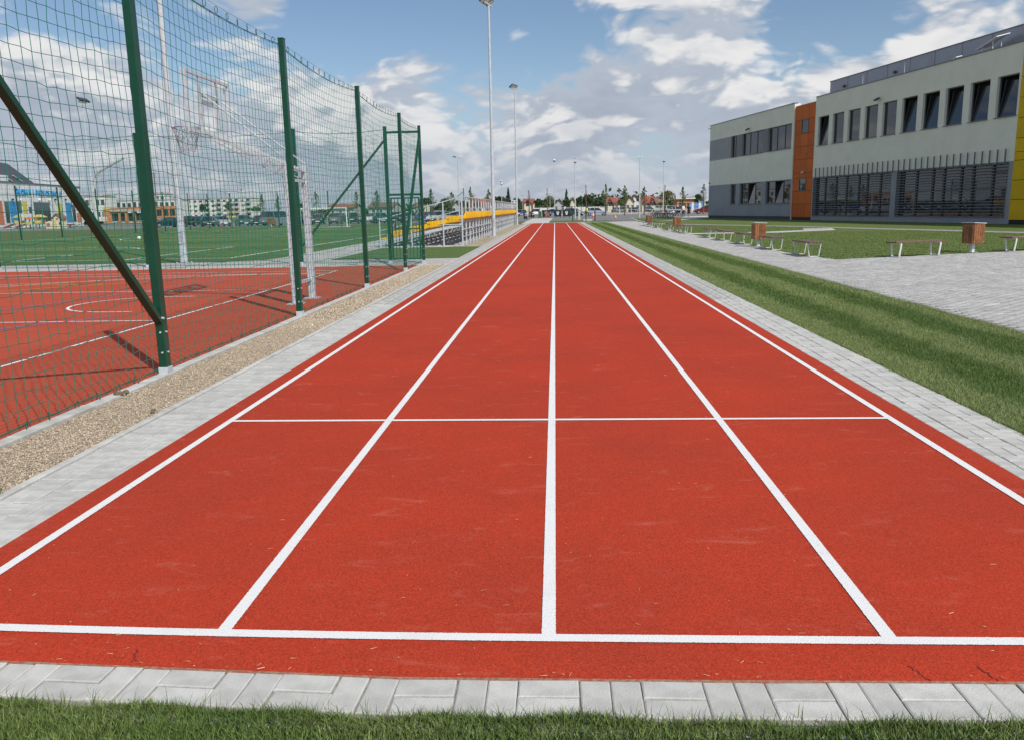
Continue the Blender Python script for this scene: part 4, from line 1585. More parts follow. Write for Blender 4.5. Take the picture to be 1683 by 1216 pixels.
tower([21.40, 22.70, 24.06, 25.44], zr, 'panel_orange', .10, skip=((1, 2), (1, 7)))
for z0, z1 in ((2.67, 3.88), (7.95, 9.2)):
    window(22.72, 24.04, z0 + .02, z1 - .02, depth=.12, sill=False)
MB().box(21.36, 25.46, .2, .5, .0, .22).build('plinth', 'plinth', school)
MB().box(21.37, 25.46, .12, 1.0, 10.52, 10.56).build('coping', 'coping', school)
tower([50.64 + 1.36 * k for k in range(9)], [.26, 1.5, 2.68, 3.88, 4.38, 5.2, 6.4, 7.6, 8.8, 10.0, 11.1], 'panel_yellow', -.06)
MB().box(50.7, 61.4, .06, .5, .0, .24).build('plinth', 'plinth', school)
MB().box(50.6, 61.6, -.08, .4, 11.1, 11.16).build('coping', 'coping', school)
wall_zone('wall', 'wall_light', 61.55, SEND, 3.86, SH)
wall_zone('wall', 'wall_dark', 61.55, SEND, 0, 3.8599)
# roofs, coping, back and end walls
MB().box(-.05, 21.42, -.05, .30, SH + .002, SH + .07).build('coping', 'coping', school)
MB().box(25.42, 50.60, -.05, .30, SH + .002, SH + .07).build('coping', 'coping', school)
MB().box(61.56, SEND, -.05, .30, SH + .002, SH + .07).build('coping', 'coping', school)
b = MB()
b.add([(0, 0, .0), (0, 18, .0), (0, 18, SH), (0, 0, SH)], [(3, 2, 1, 0)])
b.add([(21.38, 0, .0), (21.38, .6, .0), (21.38, .6, SH), (21.38, 0, SH)], [(0, 1, 2, 3)])
b.add([(25.45, 0, .0), (25.45, .6, .0), (25.45, .6, SH), (25.45, 0, SH)], [(3, 2, 1, 0)])
b.add([(SEND, 0, .0), (SEND, 18, .0), (SEND, 18, SH), (SEND, 0, SH)], [(0, 1, 2, 3)])
b.add([(0, 18, .0), (SEND, 18, .0), (SEND, 18, SH), (0, 18, SH)], [(3, 2, 1, 0)])
b.build('side_wall', 'wall_light', school)
MB().box(.02, SEND - .02, .31, 17.98, 10.3, 10.45).build('roof', 'coping', school)
pent = MB().box(24.1, SEND - 1, 2.0, 12, 10.46, 12.38).build('roof_plant_room', 'clad_metal', school)
MB().box(24.05, SEND - .95, 1.95, 12.05, 12.381, 12.44).build('coping', 'coping', pent)
for k in range(1, 16):
    MB().box(24.1 + k * 3.0 - .012, 24.1 + k * 3.0 + .012, 1.985, 1.998, 10.46, 12.36).build('seam', 'coping', pent)
for s_, d_ in ((26.6, 1.97), (34.2, 1.97)):
    MB().box(s_ - .14, s_ + .14, d_ - .10, d_, 11.55, 11.75).build('wall_lamp', 'lamp_dark', pent)
# wall lamps and cameras
for s_, z_ in ((35.55, 9.42), (11.3, 9.42)):
    wl = MB().rbox((s_, -.28, z_), (.42, .34, .12), Matrix.Rotation(R(32), 3, 'X')).build('floodlight', 'lamp_dark', school, bevel=.02)
    MB().beam((s_, -.01, z_ + .05), (s_, -.24, z_ + .04), .05, .05).build('bracket', 'galv_dull', wl)
cc = MB().tube([(.25, -.02, 10.55), (.25, -.28, 10.55), (.25, -.30, 10.42)], .035, 6).build('security_camera', 'lamp_dark', school)
cc = MB().tube([(-.01, .3, 4.45), (-.45, .3, 4.50), (-.52, .3, 4.38)], .03, 6).build('security_camera', 'white_paint', school)
MB().lathe([(.02, 0), (.13, .06), (.12, .16), (.06, .2)], 10, (-.52, .3, 4.16)).build('dome', 'lamp_dark', cc, smooth=True)
MB().lathe([(.02, 0), (.10, .05), (.08, .12)], 8, (.35, -.08, 4.05)).build('alarm', 'lamp_dark', school)
MB().rbox((23.4, .02, 4.40), (.28, .2, .14), Matrix.Rotation(R(20), 3, 'X')).build('wall_lamp', 'steel_white', school)
# white skylight frames on the roof edge
for s_, sc_, lab in ((46.3, 1.0, 'white open skylight flap on legs above the school roof edge'), (42.6, .5, 'small white half-open skylight on the school roof edge')):
    base = SA + SU * s_ + Vector((-SU.y, SU.x, 0)) * 1.1
    rv = thing('roof_vent', lab, 'skylight', (base.x, base.y, 10.45), math.atan2(SU.y, SU.x), group='white roof skylights')
    MB().rbox((0, 0, .95 * sc_ + .25), (2.0 * sc_, 1.0 * sc_, .05), Matrix.Rotation(R(-14), 3, 'Y') @ Matrix.Rotation(R(14), 3, 'X')).build('lid', 'white_paint', rv)
    for x, y in ((-.55, -.3), (.45, -.3), (.45, .3), (-.55, .3)):
        MB().tube([(x * sc_, y * sc_, 0), (x * sc_, y * sc_, (.86 + .05 * x * 4) * sc_ + .22)], .03, 6).build('leg', 'white_paint', rv)
for s_, d_ in ((31.2, 1.0), (36.8, 1.1)):
    base = SA + SU * s_ + Vector((-SU.y, SU.x, 0)) * d_
    o = MB().tube([(0, 0, -.02), (0, 0, .9), (0, 0, 1.5)], [.03, .025, .008], 6).build('lightning_rod', 'galv')
    o.location = (base.x, base.y, 10.45)
    tag(o, 'thin lightning rod on the school roof %s the wall floodlight' % ('left of' if s_ < 33 else 'right of'), 'lightning rod', 'rods on the school roof')

# ================================================================== benches and litter bins
mat('wood_bench', (0.165, 0.098, 0.062), 0.6, var=0.22, vs_=7, rnd=.14, bump=.2, bs=40)
mat('wood_bin', (0.250, 0.098, 0.036), 0.5, var=0.28, vs_=6, rnd=.18, bump=.2, bs=35)


def make_bench():
    t = thing('bench', 'bench', 'bench')
    for k in range(4):
        y = -.158 + .105 * k
        MB().box(-.90, .90, y - .047, y + .047, .395, .437).build('slat', 'wood_bench', t, bevel=.006)
    for sx in (-.70, .70):
        f = MB()
        f.beam((sx, -.19, .373), (sx, .19, .373), .05, .04)
        f.build('support', 'steel_white', t)
        for s in (-1, 1):
            MB().beam((sx, s * .185, .353), (sx, s * .135, .012), .055, .022, up=(0, 1, 0)).build('leg', 'steel_white', t, bevel=.003)
        MB().box(sx - .027, sx + .027, -.125, .125, .0, .022).build('foot_bar', 'steel_white', t)
    return t


def make_bin():
    t = thing('litter_bin', 'bin', 'litter bin')
    a, h0, h1 = .20, .27, .83
    MB().box(-.19, .19, -.19, .19, h0 + .02, h1 - .02).build('liner', 'frame_dark', t)
    for k in range(5):
        o_ = -.16 + .08 * k
        for (x0, x1, y0, y1) in ((o_ - .036, o_ + .036, -a - .018, -a), (o_ - .036, o_ + .036, a, a + .018),
                                 (-a - .018, -a, o_ - .036, o_ + .036), (a, a + .018, o_ - .036, o_ + .036)):
            MB().box(x0, x1, y0, y1, h0 + random.uniform(-.004, .004), h1).build('slat', 'wood_bin', t, bevel=.003)
    for k in (-.16, 0, .16):
        MB().tube([(k, -a - .016, h0 + .05), (k, -a - .024, h0 + .05)], .009, 6).build('bolt', 'galv', t)
        MB().tube([(-a - .016, k, h0 + .05), (-a - .024, k, h0 + .05)], .009, 6).build('bolt', 'galv', t)
    MB().rbox((.0, 0, h1 + .035), (.47, .47, .022), Matrix.Rotation(R(3), 3, 'Y')).build('lid', 'galv', t, bevel=.004)
    MB().box(-.05, .05, -.05, .05, 0, h0 + .018).build('post', 'steel_white', t, bevel=.004)
    MB().box(-.12, .12, -.12, .12, 0, .012).build('base_plate', 'galv_dull', t)
    return t


bench0 = make_bench()
spots = []
BY = [(25.35, 'bench of four brown slats at the corner where path and plaza meet'),
      (29.45, 'second bench along the path from the plaza corner, just before the first litter bin'),
      (33.75, 'third bench along the path from the plaza corner, just behind the first litter bin'),
      (37.70, 'fourth bench along the path from the plaza corner'),
      (41.15, 'fifth bench along the path, last before the pale cross path'),
      (48.35, 'first bench beyond the pale cross path through the lawn'),
      (50.55, 'second bench beyond the cross path, close before the second path litter bin'),
      (55.40, 'bench standing alone behind the second litter bin of the path'),
      (61.60, 'bench halfway between the second and third litter bins of the path'),
      (65.80, 'bench just before the last litter bin of the path'),
      (69.90, 'last bench of the path, behind the last litter bin')]
for i, (y, lab) in enumerate(BY):
    spots.append((7.56, y, R(90 + random.uniform(-1, 1)), lab))
spots += [(10.25, 24.17, R(21.5), 'bench of brown planks at the plaza edge, left of the litter bin with metal lid'),
          (14.35, 26.02, R(21.5), 'bench at the plaza edge, right of the litter bin with metal lid')]
for i, (x, y, rz, lab) in enumerate(spots):
    b = bench0 if i == 0 else copy_tree(bench0)
    b.location = (x, y, 0.0)
    b.rotation_euler = (0, 0, rz)
    tag(b, lab, 'bench', 'benches along path and plaza')
bin0 = make_bin()
for i, (x, y, rz, lab) in enumerate(((12.45, 25.50, R(21), 'wooden slatted litter bin with metal lid between the two plaza benches'),
                                     (7.56, 31.35, R(4), 'wooden slatted litter bin between second and third path benches'),
                                     (7.58, 52.3, R(3), 'wooden slatted litter bin beyond the pale cross path'),
                                     (7.60, 67.9, R(6), 'last wooden slatted litter bin of the path, before the bicycle stand'))):
    b = bin0 if i == 0 else copy_tree(bin0)
    b.location = (x, y, 0.0)
    b.rotation_euler = (0, 0, rz)
    tag(b, lab, 'litter bin', 'wooden slatted litter bins')
# ================================================================== cars
mat('tyre', (0.018, 0.018, 0.019), 0.85)
mat('rim', (0.45, 0.46, 0.47), 0.35, metal=.7)
mat('car_glass', (0.020, 0.026, 0.030), 0.03, spec=.8)
mat('head_lamp', (0.70, 0.72, 0.74), 0.12, spec=.8)
mat('tail_lamp', (0.42, 0.015, 0.012), 0.2)
mat('plate', (0.78, 0.78, 0.76), 0.5)
mat('bumper', (0.035, 0.035, 0.037), 0.6)
CARS = {}


def car_paint(name, c):
    if 'car_' + name not in MATS:
        mat('car_' + name, c, 0.28, metal=.15, coat=.6, spec=.5)
    return 'car_' + name


# stations: (x fraction, lower edge, top) front -> rear ; cabin between i0 and i1
PROFILES = {
    'hatch': (3.95, 1.70, 1.47, [(0, .34, .56), (.02, .24, .70), (.10, .20, .80), (.26, .20, .93), (.42, .20, 1.40), (.55, .20, 1.47),
                                 (.78, .20, 1.43), (.95, .22, .98), (.985, .26, .82), (1, .34, .60)], 3, 7),
    'sedan': (4.50, 1.75, 1.44, [(0, .34, .56), (.02, .24, .70), (.10, .20, .80), (.28, .20, .92), (.43, .20, 1.38), (.55, .20, 1.44),
                                 (.70, .20, 1.39), (.84, .20, 1.00), (.975, .22, .95), (1, .34, .62)], 3, 7),
    'wagon': (4.55, 1.78, 1.55, [(0, .36, .60), (.02, .26, .74), (.10, .22, .85), (.26, .22, .98), (.40, .22, 1.46), (.55, .22, 1.55),
                                 (.86, .22, 1.50), (.965, .24, 1.00), (.99, .28, .85), (1, .36, .62)], 3, 7),
    'van': (4.80, 1.90, 1.95, [(0, .38, .66), (.02, .28, .85), (.08, .24, 1.00), (.18, .24, 1.12), (.32, .24, 1.84), (.45, .24, 1.95),
                               (.90, .24, 1.93), (.985, .26, 1.12), (.995, .30, .9), (1, .38, .66)], 3, 7),
}


def make_car(kind, paint, label, stripe=None):
    L, Wd, Hh, stn, i0, i1 = PROFILES[kind]
    t = thing('parked_car', label, 'car')
    w2 = Wd / 2
    belt = {'hatch': .93, 'sedan': .92, 'wagon': .98, 'van': 1.12}[kind]
    rings = []
    for fx, zl, zt in stn:
        x = L / 2 - fx * L
        nar = 1.0 - (0.12 if fx in (0, 1) else (0.04 if fx < .03 or fx > .97 else 0))
        zb = min(zt - .015, belt)
        rw = .95 if zt < belt + .03 else .95 - .20 * min(1, (zt - belt) / .5)
        if kind == 'van':
            rw = .95 if zt < belt + .03 else .95 - .10 * min(1, (zt - belt) / .8)
        rings.append([(x, -w2 * nar * .94, zl), (x, -w2 * nar, zl + .22), (x, -w2 * nar * .985, zb), (x, -w2 * nar * rw, zt - .03 if zt > belt + .1 else zt - .006), (x, -w2 * nar * rw * .86, zt),
                      (x, w2 * nar * rw * .86, zt), (x, w2 * nar * rw, zt - .03 if zt > belt + .1 else zt - .006), (x, w2 * nar * .985, zb), (x, w2 * nar, zl + .22), (x, w2 * nar * .94, zl)])
    n_ = 10
    body = MB()
    vs_ = [v for r_ in rings for v in r_]
    fs_ = []
    gl = {'windscreen': [], 'rear_window': [], 'side_window': []}
    for i in range(len(rings) - 1):
        for k in range(n_):
            k2 = (k + 1) % n_
            q = (i * n_ + k, i * n_ + k2, (i + 1) * n_ + k2, (i + 1) * n_ + k)
            cab = i0 <= i < i1
            if cab and k in (3, 4, 5) and i == i0:
                gl['windscreen'].append(q)
                continue
            if cab and k in (3, 4, 5) and i == i1 - 1:
                gl['rear_window'].append(q)
                continue
            if cab and k in (2, 6):
                gl['side_window'].append(q)
                continue
            fs_.append(q)
    fs_.append(tuple(range(n_)))
    fs_.append(tuple(reversed([(len(rings) - 1) * n_ + k for k in range(n_)])))
    body.add(vs_, fs_)
    body.build('body', paint, t, smooth=True)
    for nm, qs in gl.items():
        if nm == 'side_window':
            for side in (0, 1):
                g = MB()
                g.add(vs_, [q for j, q in enumerate(qs) if (vs_[q[0]][1] < 0) == (side == 0)])
                g.build(nm, 'car_glass', t, smooth=True)
        else:
            MB().add(vs_, qs).build(nm, 'car_glass', t, smooth=True)
    # pillars
    for side in (-1, 1):
        for f in ((.58,), (.78 if kind != 'sedan' else .73,)):
            x = L / 2 - f[0] * L
            rr = .90 if kind == 'van' else .78
            MB().beam((x, side * w2 * .995, belt - .01), (x - .03, side * w2 * (rr - .02), Hh - .06), .07, .02, up=(0, 1, 0)).build('pillar', paint, t)
        MB().cbox((L / 2 - .30 * L, side * (w2 + .07), belt + .06), (.12, .16, .11)).build('mirror', paint, t, bevel=.02)
    # wheels
    rw_ = .31 if kind != 'van' else .33
    for f in (.19, .80):
        for side in (-1, 1):
            x = L / 2 - f * L
            wh = MB()
            wh.tube([(x, side * (w2 - .19), rw_), (x, side * (w2 - .17), rw_), (x, side * (w2 + .0), rw_), (x, side * (w2 + .012), rw_)], [rw_ - .03, rw_, rw_, rw_ - .03], 16)
            wb = wh.build('wheel', 'tyre', t, smooth=True)
            MB().tube([(x, side * (w2 + .006), rw_), (x, side * (w2 + .02), rw_)], [.20, .185], 12).build('rim', 'rim', wb)
    zf = .66 if kind != 'van' else .80
    for side in (-1, 1):
        MB().rbox((L / 2 - .10, side * w2 * .72, zf), (.16, .36, .13), Matrix.Rotation(-side * R(16), 3, 'Z')).build('headlight', 'head_lamp', t, bevel=.02)
        MB().rbox((-L / 2 + .07, side * w2 * .80, zf + .16), (.14, .22, .22), Matrix.Rotation(side * R(12), 3, 'Z')).build('tail_light', 'tail_lamp', t, bevel=.02)
    MB().cbox((L / 2 - .0, 0, .40), (.05, Wd * .72, .16)).build('grille', 'bumper', t, bevel=.01)
    MB().cbox((-L / 2 + .0, 0, .38), (.05, Wd * .74, .12)).build('rear_bumper', 'bumper', t, bevel=.01)
    MB().cbox((L / 2 + .032, 0, .42), (.012, .52, .115)).build('plate', 'plate', t)
    MB().cbox((-L / 2 - .032, 0, .62), (.012, .52, .115)).build('plate', 'plate', t)
    if stripe:
        for side in (-1, 1):
            MB().box(-L / 2 + .25, L / 2 - .5, side * w2 - (.004 if side > 0 else -.004) - .0, side * w2 + (.006 if side > 0 else -.006), .56, .63).build('stripe', stripe, t)
    return t


mat('stripe_blue', (0.03, 0.10, 0.42), 0.4)
PAL = {'black': (.012, .012, .014), 'navy': (.015, .025, .060), 'silver': (.46, .47, .48), 'grey': (.16, .165, .175), 'white': (.74, .74, .73),
       'green': (.012, .050, .038), 'blue': (.03, .10, .30), 'red': (.20, .02, .02), 'steel': (.22, .26, .31), 'teal': (.03, .09, .10)}


def put_car(px, Y, kind, colr, heading, label, py=372, stripe=None, grp='cars parked behind the pitch'):
    p = at(px, py, Y)
    c = make_car(kind, car_paint(colr, PAL[colr]), label, stripe)
    c.location = (p.x, Y, 0.0)
    c.rotation_euler = (0, 0, R(heading))
    c['group'] = grp
    return c


# heading: 0 faces +x, -90 faces the camera
row = [(275, 116, 'sedan', 'navy', -135, 'navy saloon at the end of the car row beside the brick shell'),
       (303, 119, 'wagon', 'black', -95, 'black estate car behind the thick floodlight mast'),
       (322, 121, 'hatch', 'green', -100, 'dark green hatchback right of the black estate behind the mast'),
       (342, 116, 'hatch', 'black', -62, 'black hatchback turned towards the silver hatchback'),
       (364, 115, 'hatch', 'silver', -50, 'low silver hatchback among dark cars behind the pitch fence'),
       (401, 115, 'wagon', 'teal', -60, 'large dark teal estate between silver hatchback and blue-grey van'),
       (428, 119, 'sedan', 'black', -85, 'black saloon squeezed between dark estate and blue-grey van'),
       (456, 114, 'van', 'steel', 62, 'blue-grey van seen from behind, beside the basketball post'),
       (497, 118, 'sedan', 'navy', -95, 'navy saloon behind the left post of the football goal'),
       (524, 117, 'hatch', 'black', -78, 'black hatchback seen through the football goal'),
       (558, 116, 'wagon', 'grey', 86, 'grey estate car seen from behind through the football goal'),
       (583, 117, 'wagon', 'green', 95, 'dark green estate just right of the football goal'),
       (614, 121, 'sedan', 'white', -98, 'white saloon behind the dark green hatchback'),
       (626, 114, 'hatch', 'teal', -68, 'dark teal hatchback in front of the white saloon'),
       (653, 116, 'wagon', 'black', -88, 'black estate car behind the green bar gate'),
       (676, 118, 'sedan', 'grey', -92, 'grey saloon behind the fence corner post'),
       (702, 122, 'hatch', 'blue', 70, 'bright blue hatchback left of the silver estate behind the bleacher'),
       (721, 112, 'wagon', 'silver', -105, 'silver estate facing the bleacher beside the blue hatchback'),
       (749, 113, 'sedan', 'silver', -28, 'silver saloon standing sideways behind the yellow seats'),
       (776, 118, 'hatch', 'grey', -85, 'grey hatchback behind the upper bleacher rail'),
       (800, 121, 'sedan', 'navy', -95, 'navy saloon behind the middle of the bleacher'),
       (826, 124, 'wagon', 'black', -90, 'black estate behind the far bleacher rail')]
for r_ in row:
    put_car(*r_)
far = [(858, 172, 'sedan', 'grey', -90, 'grey saloon behind the blue motorcycle', 350),
       (880, 166, 'wagon', 'white', 92, 'white estate car seen from behind, left of the waste containers', 350),
       (910, 172, 'hatch', 'blue', -95, 'blue hatchback between the first two waste containers', 350),
       (943, 170, 'wagon', 'grey', -40, 'dark grey estate behind the right-hand waste container', 350),
       (1014, 236, 'sedan', 'navy', -70, 'navy saloon behind the mesh fence, right of the striped silver car', 345),
       (1042, 236, 'hatch', 'black', -65, 'black hatchback behind the mesh fence, left of the bicycles', 345),
       (1067, 237, 'sedan', 'navy', -75, 'navy hatchback behind the mesh fence and the slim lamp mast', 345),
       (1142, 234, 'sedan', 'steel', 180, 'blue-grey saloon behind the two standing people', 345)]
for f_ in far:
    put_car(*f_, grp='cars in the far car park')
put_car(980, 166, 'wagon', 'silver', 2, 'silver patrol estate with a blue stripe crossing behind the red cone', 352, 'stripe_blue', 'cars on the road')
put_car(1112, 171, 'sedan', 'silver', 2, 'silver saloon parked sideways behind the bicycles', 350, None, 'cars on the road')
put_car(1160, 160, 'wagon', 'red', 178, 'dark red estate half hidden by the school corner', 350, None, 'cars on the road')

# ================================================================== bicycles
mat('bike_black', (.02, .02, .022), .4)
mat('bike_rubber', (.025, .025, .026), .8)
mat('bike_silver', (.45, .46, .48), .35, metal=.7)


def make_bike(mframe, label):
    t = thing('bicycle', label, 'bicycle', group='bicycles in the stand')
    rw_ = .34
    for x in (-.53, .53):
        wl = MB().tube([(x + rw_ * math.cos(a), 0, rw_ + .01 + rw_ * math.sin(a)) for a in [2 * math.pi * k / 22 for k in range(22)]], .030, 5, closed=True).build('wheel', 'bike_rubber', t, smooth=True)
        sp = MB()
        for k in range(9):
            a = math.pi * k / 9
            sp.tube([(x + (rw_ - .02) * math.cos(a), .012, rw_ + .01 + (rw_ - .02) * math.sin(a)), (x - (rw_ - .02) * math.cos(a), -.012, rw_ + .01 - (rw_ - .02) * math.sin(a))], .0025, 3)
        sp.tube([(x, -.05, rw_ + .01), (x, .05, rw_ + .01)], .022, 6)
        sp.build('spokes', 'bike_silver', wl)
    fr = MB()
    bb, st_, hd, ra, fa_ = (-.10, 0, .30), (-.25, 0, .78), (.36, 0, .86), (-.53, 0, .35), (.53, 0, .35)
    for a, b_, r_ in ((bb, st_, .024), (bb, (.37, 0, .78), .026), ((-.22, 0, .70), hd, .024), (ra, bb, .015), (ra, (-.23, 0, .72), .014), ((.36, 0, .92), fa_, .020)):
        fr.tube([a, b_], r_, 6)
    fr.build('frame', mframe, t, smooth=True)
    MB().add([(.42, -.16, .74), (.68, -.13, .74), (.68, .13, .74), (.42, .16, .74), (.40, -.19, .96), (.74, -.16, .96), (.74, .16, .96), (.40, .19, .96)], [(3, 2, 1, 0), (0, 1, 5, 4), (1, 2, 6, 5), (2, 3, 7, 6), (3, 0, 4, 7)]).build('basket', 'bike_black', t) if random.random() < .4 else None
    MB().tube([st_, (-.29, 0, .92)], .016, 6).build('seat_post', 'bike_silver', t)
    MB().add([(-.42, -.08, .93), (-.42, .08, .93), (-.12, .015, .94), (-.12, -.015, .94), (-.42, -.07, .97), (-.42, .07, .97), (-.13, .015, .965), (-.13, -.015, .965)],
             [(3, 2, 1, 0), (4, 5, 6, 7), (0, 1, 5, 4), (1, 2, 6, 5), (2, 3, 7, 6), (3, 0, 4, 7)]).build('saddle', 'bike_black', t, bevel=.012)
    MB().tube([(.28, -.29, 1.02), (.36, -.16, 1.0), (.37, 0, .98), (.36, .16, 1.0), (.28, .29, 1.02)], .013, 6).build('handlebar', 'bike_black', t, smooth=True)
    MB().tube([(-.10, .06, .30), (-.10, .07, .30)], .09, 12).build('chainring', 'bike_silver', t)
    MB().tube([(-.10, .08, .30), (.02, .09, .18), (.02, .17, .18)], .010, 5).build('pedal', 'bike_black', t)
    MB().tube([(-.10, -.04, .30), (-.22, -.08, .42), (-.22, -.16, .42)], .010, 5).build('pedal', 'bike_black', t)
    return t


b0, b1 = gp(1074, 359.3), gp(1108, 360.6)
bl = [('bike_black', 'black bicycle leaning at the left end of the stand'), ('car_navy', 'navy bicycle, second from the left end of the stand'),
      ('bike_black', 'black bicycle, third in the stand beside the navy one'), ('car_silver', 'silver framed bicycle in the left half of the stand'),
      ('car_red', 'dark red bicycle in the middle of the stand'), ('bike_black', 'black bicycle right of the dark red one'),
      ('car_blue', 'blue bicycle in the right half of the stand'), ('car_silver', 'silver framed bicycle beside the blue one'),
      ('bike_black', 'black bicycle at the right end of the stand')]
for i, (mf, lab) in enumerate(bl):
    t_ = i / (len(bl) - 1)
    p = b0.lerp(b1, t_)
    bk = make_bike(mf, lab)
    bk.location = (p.x, p.y - .4 * math.sin(t_ * 3.1), .03 if p.x < 10.5 else .032)
    bk.rotation_euler = (R(random.uniform(3, 8)), 0, R(35 + random.uniform(-10, 10) - 20 * t_))
bs = thing('bicycle_stand', 'low galvanised loop stand holding the parked bicycles', 'bicycle stand', ((b0.x + b1.x) / 2, (b0.y + b1.y) / 2, .03))
for i in range(9):
    p = b0.lerp(b1, i / 8) - Vector(bs.location)
    MB().tube([(p.x + .36, p.y - .4 * math.sin(i / 8 * 3.1) + .25, 0), (p.x + .36, p.y - .4 * math.sin(i / 8 * 3.1) + .25, .42), (p.x + .46, p.y - .4 * math.sin(i / 8 * 3.1) + .3, .42), (p.x + .46, p.y - .4 * math.sin(i / 8 * 3.1) + .3, 0)], .012, 5).build('loop', 'galv', bs)

# ================================================================== people
mat('skin', (.46, .27, .19), .6)
mat('hair_dark', (.025, .018, .014), .7)
mat('cloth_white', (.72, .73, .74), .8)
mat('cloth_black', (.016, .016, .018), .85)
mat('cloth_hivis', (.52, .62, .06), .7)
mat('cloth_navy', (.03, .035, .05), .85)
mat('shoe', (.02, .018, .018), .6)


def person(loc, rz, label, top, legs, dress=False, stride=.18, h=1.75, long_hair=False):
    t = thing('person', label, 'person', loc, rz)
    k = h / 1.75
    V, E_, Rd = [], [], []

    def add(p, r_, par=None):
        V.append(Vector(p) * k)
        Rd.append(r_ * k)
        if par is not None:
            E_.append((par, len(V) - 1))
        return len(V) - 1

    pel = add((0, 0, .95), .135)
    sp1 = add((0, 0, 1.10), .125, pel)
    ch = add((.01, 0, 1.30), .145, sp1)
    nk = add((0, 0, 1.47), .062, ch)
    hd0 = add((.01, 0, 1.56), .075, nk)
    hd = add((.02, 0, 1.65), .095, hd0)
    add((.012, 0, 1.715), .070, hd)
    for s in (-1, 1):
        hip = add((0, s * .10, .88), .090, pel)
        kn = add((s * stride * .45 + .03, s * .10, .49), .058, hip)
        an = add((s * stride - .02, s * .10, .09), .038, kn)
        he = add((s * stride - .01, s * .10, .04), .036, an)
        add((s * stride + .16, s * .12, .028), .028, he)
        sh = add((0, s * .185, 1.41), .062, ch)
        el = add((-.03 - s * .02, s * .24, 1.13), .043, sh)
        wr = add((.06 - s * .04, s * .25, .90), .028, el)
        pm = add((.075 - s * .04, s * .25, .84), .030, wr)
        for q, (fx, fl) in enumerate(((.026, .075), (.010, .085), (-.006, .080), (-.020, .065))):
            f1 = add((.08 - s * .04 + fx, s * .252, .80), .0095, pm)
            add((.085 - s * .04 + fx, s * .243, .80 - fl * .6), .008, f1)
        th = add((.108 - s * .04, s * .238, .835), .010, pm)
        add((.122 - s * .04, s * .232, .80), .009, th)
    me = bpy.data.meshes.new('body')
    me.from_pydata(V, E_, [])
    ob = bpy.data.objects.new('body_tmp', me)
    col.objects.link(ob)
    sk = ob.modifiers.new('skin', 'SKIN')
    for i, sv in enumerate(me.skin_vertices[0].data):
        sv.radius = (Rd[i], Rd[i])
        sv.use_root = (i == 0)
    sk.use_smooth_shade = True
    sd = ob.modifiers.new('sub', 'SUBSURF')
    sd.levels = 1
    dg = bpy.context.evaluated_depsgraph_get()
    dg.update()
    m2 = bpy.data.meshes.new_from_object(ob.evaluated_get(dg))
    bpy.data.objects.remove(ob)
    m2.name = 'body'
    m2.materials.clear()
    for mm in ('skin', top, legs, 'shoe'):
        m2.materials.append(MATS[mm])
    for p in m2.polygons:
        c = p.center / k
        if c.z > 1.475:
            i = 0
        elif c.z < .075:
            i = 3
        elif abs(c.y) > .20 and c.z < (1.16 if dress or top == 'cloth_white' else .90):
            i = 0
        elif c.z > .96:
            i = 1
        else:
            i = 2 if not (dress and c.z < .5) else 0
        p.material_index = i
        p.use_smooth = True
    b = obj('body', m2, t)
    # head details
    hr = MB()
    hr.lathe([(.02, .0), (.105, .015), (.118, .07), (.10, .13), (.04, .165)], 12, (-.012 * k, 0, 1.60 * k))
    if long_hair:
        hr.lathe([(.07, 0), (.10, .10), (.11, .22)], 10, (-.04 * k, 0, 1.42 * k))
    hr.build('hair', 'hair_dark', t, smooth=True)
    fc = MB()
    for s in (-1, 1):
        fc.lathe([(.004, 0), (.012, .006), (.004, .012)], 6, (.105 * k, s * .035 * k, 1.63 * k))
        fc.lathe([(.008, 0), (.018, .02), (.008, .05)], 6, (.01 * k, s * .10 * k, 1.60 * k))
    fc.lathe([(.014, 0), (.020, .012), (.006, .045)], 6, (.112 * k, 0, 1.585 * k))
    fc.build('face', 'skin', t, smooth=True)
    if dress:
        sk_ = MB().lathe([(.26, .50), (.24, .62), (.215, .80), (.195, .95), (.155, 1.08), (.165, 1.25)], 14)
        sk_.v = [(v[0] * .82 * k, v[1] * k, v[2] * k) for v in sk_.v]
        sk_.build('dress', legs, t, smooth=True)
    if top == 'cloth_hivis':
        vst = MB().lathe([(.19, .92), (.205, 1.05), (.215, 1.25), (.20, 1.40), (.10, 1.47)], 14)
        vst.v = [(v[0] * .74 * k, v[1] * k, v[2] * k) for v in vst.v]
        vst.build('vest', top, t, smooth=True)
        bd_ = MB().lathe([(.216, 1.10), (.220, 1.15)], 14)
        bd_.v = [(v[0] * .75 * k, v[1] * k, v[2] * k) for v in bd_.v]
        bd_.build('reflective_band', 'cloth_white', t)
    return t


p = gp(1123, 357.2)
person((p.x, p.y, .006), R(-60), 'person in white shirt and black trousers standing beside the bicycles', 'cloth_white', 'cloth_black', stride=.06)
p = gp(1132, 357.4)
person((p.x, p.y, .006), R(-120), 'person in a black dress standing next to the white shirt', 'cloth_black', 'cloth_black', dress=True, stride=.05, h=1.68, long_hair=True)
p = gp(965, 357.6)
person((p.x, p.y, 0), R(-30), 'person in a yellow high-visibility vest walking past the patrol car', 'cloth_hivis', 'cloth_navy', stride=.26)

# ================================================================== bins, bollards, cones, motorcycles, signs
mat('bin_black', (.022, .024, .026), .55)
mat('bin_green', (.03, .13, .05), .55)
mat('label_white', (.74, .80, .76), .6)
mat('label_green', (.15, .42, .22), .6)


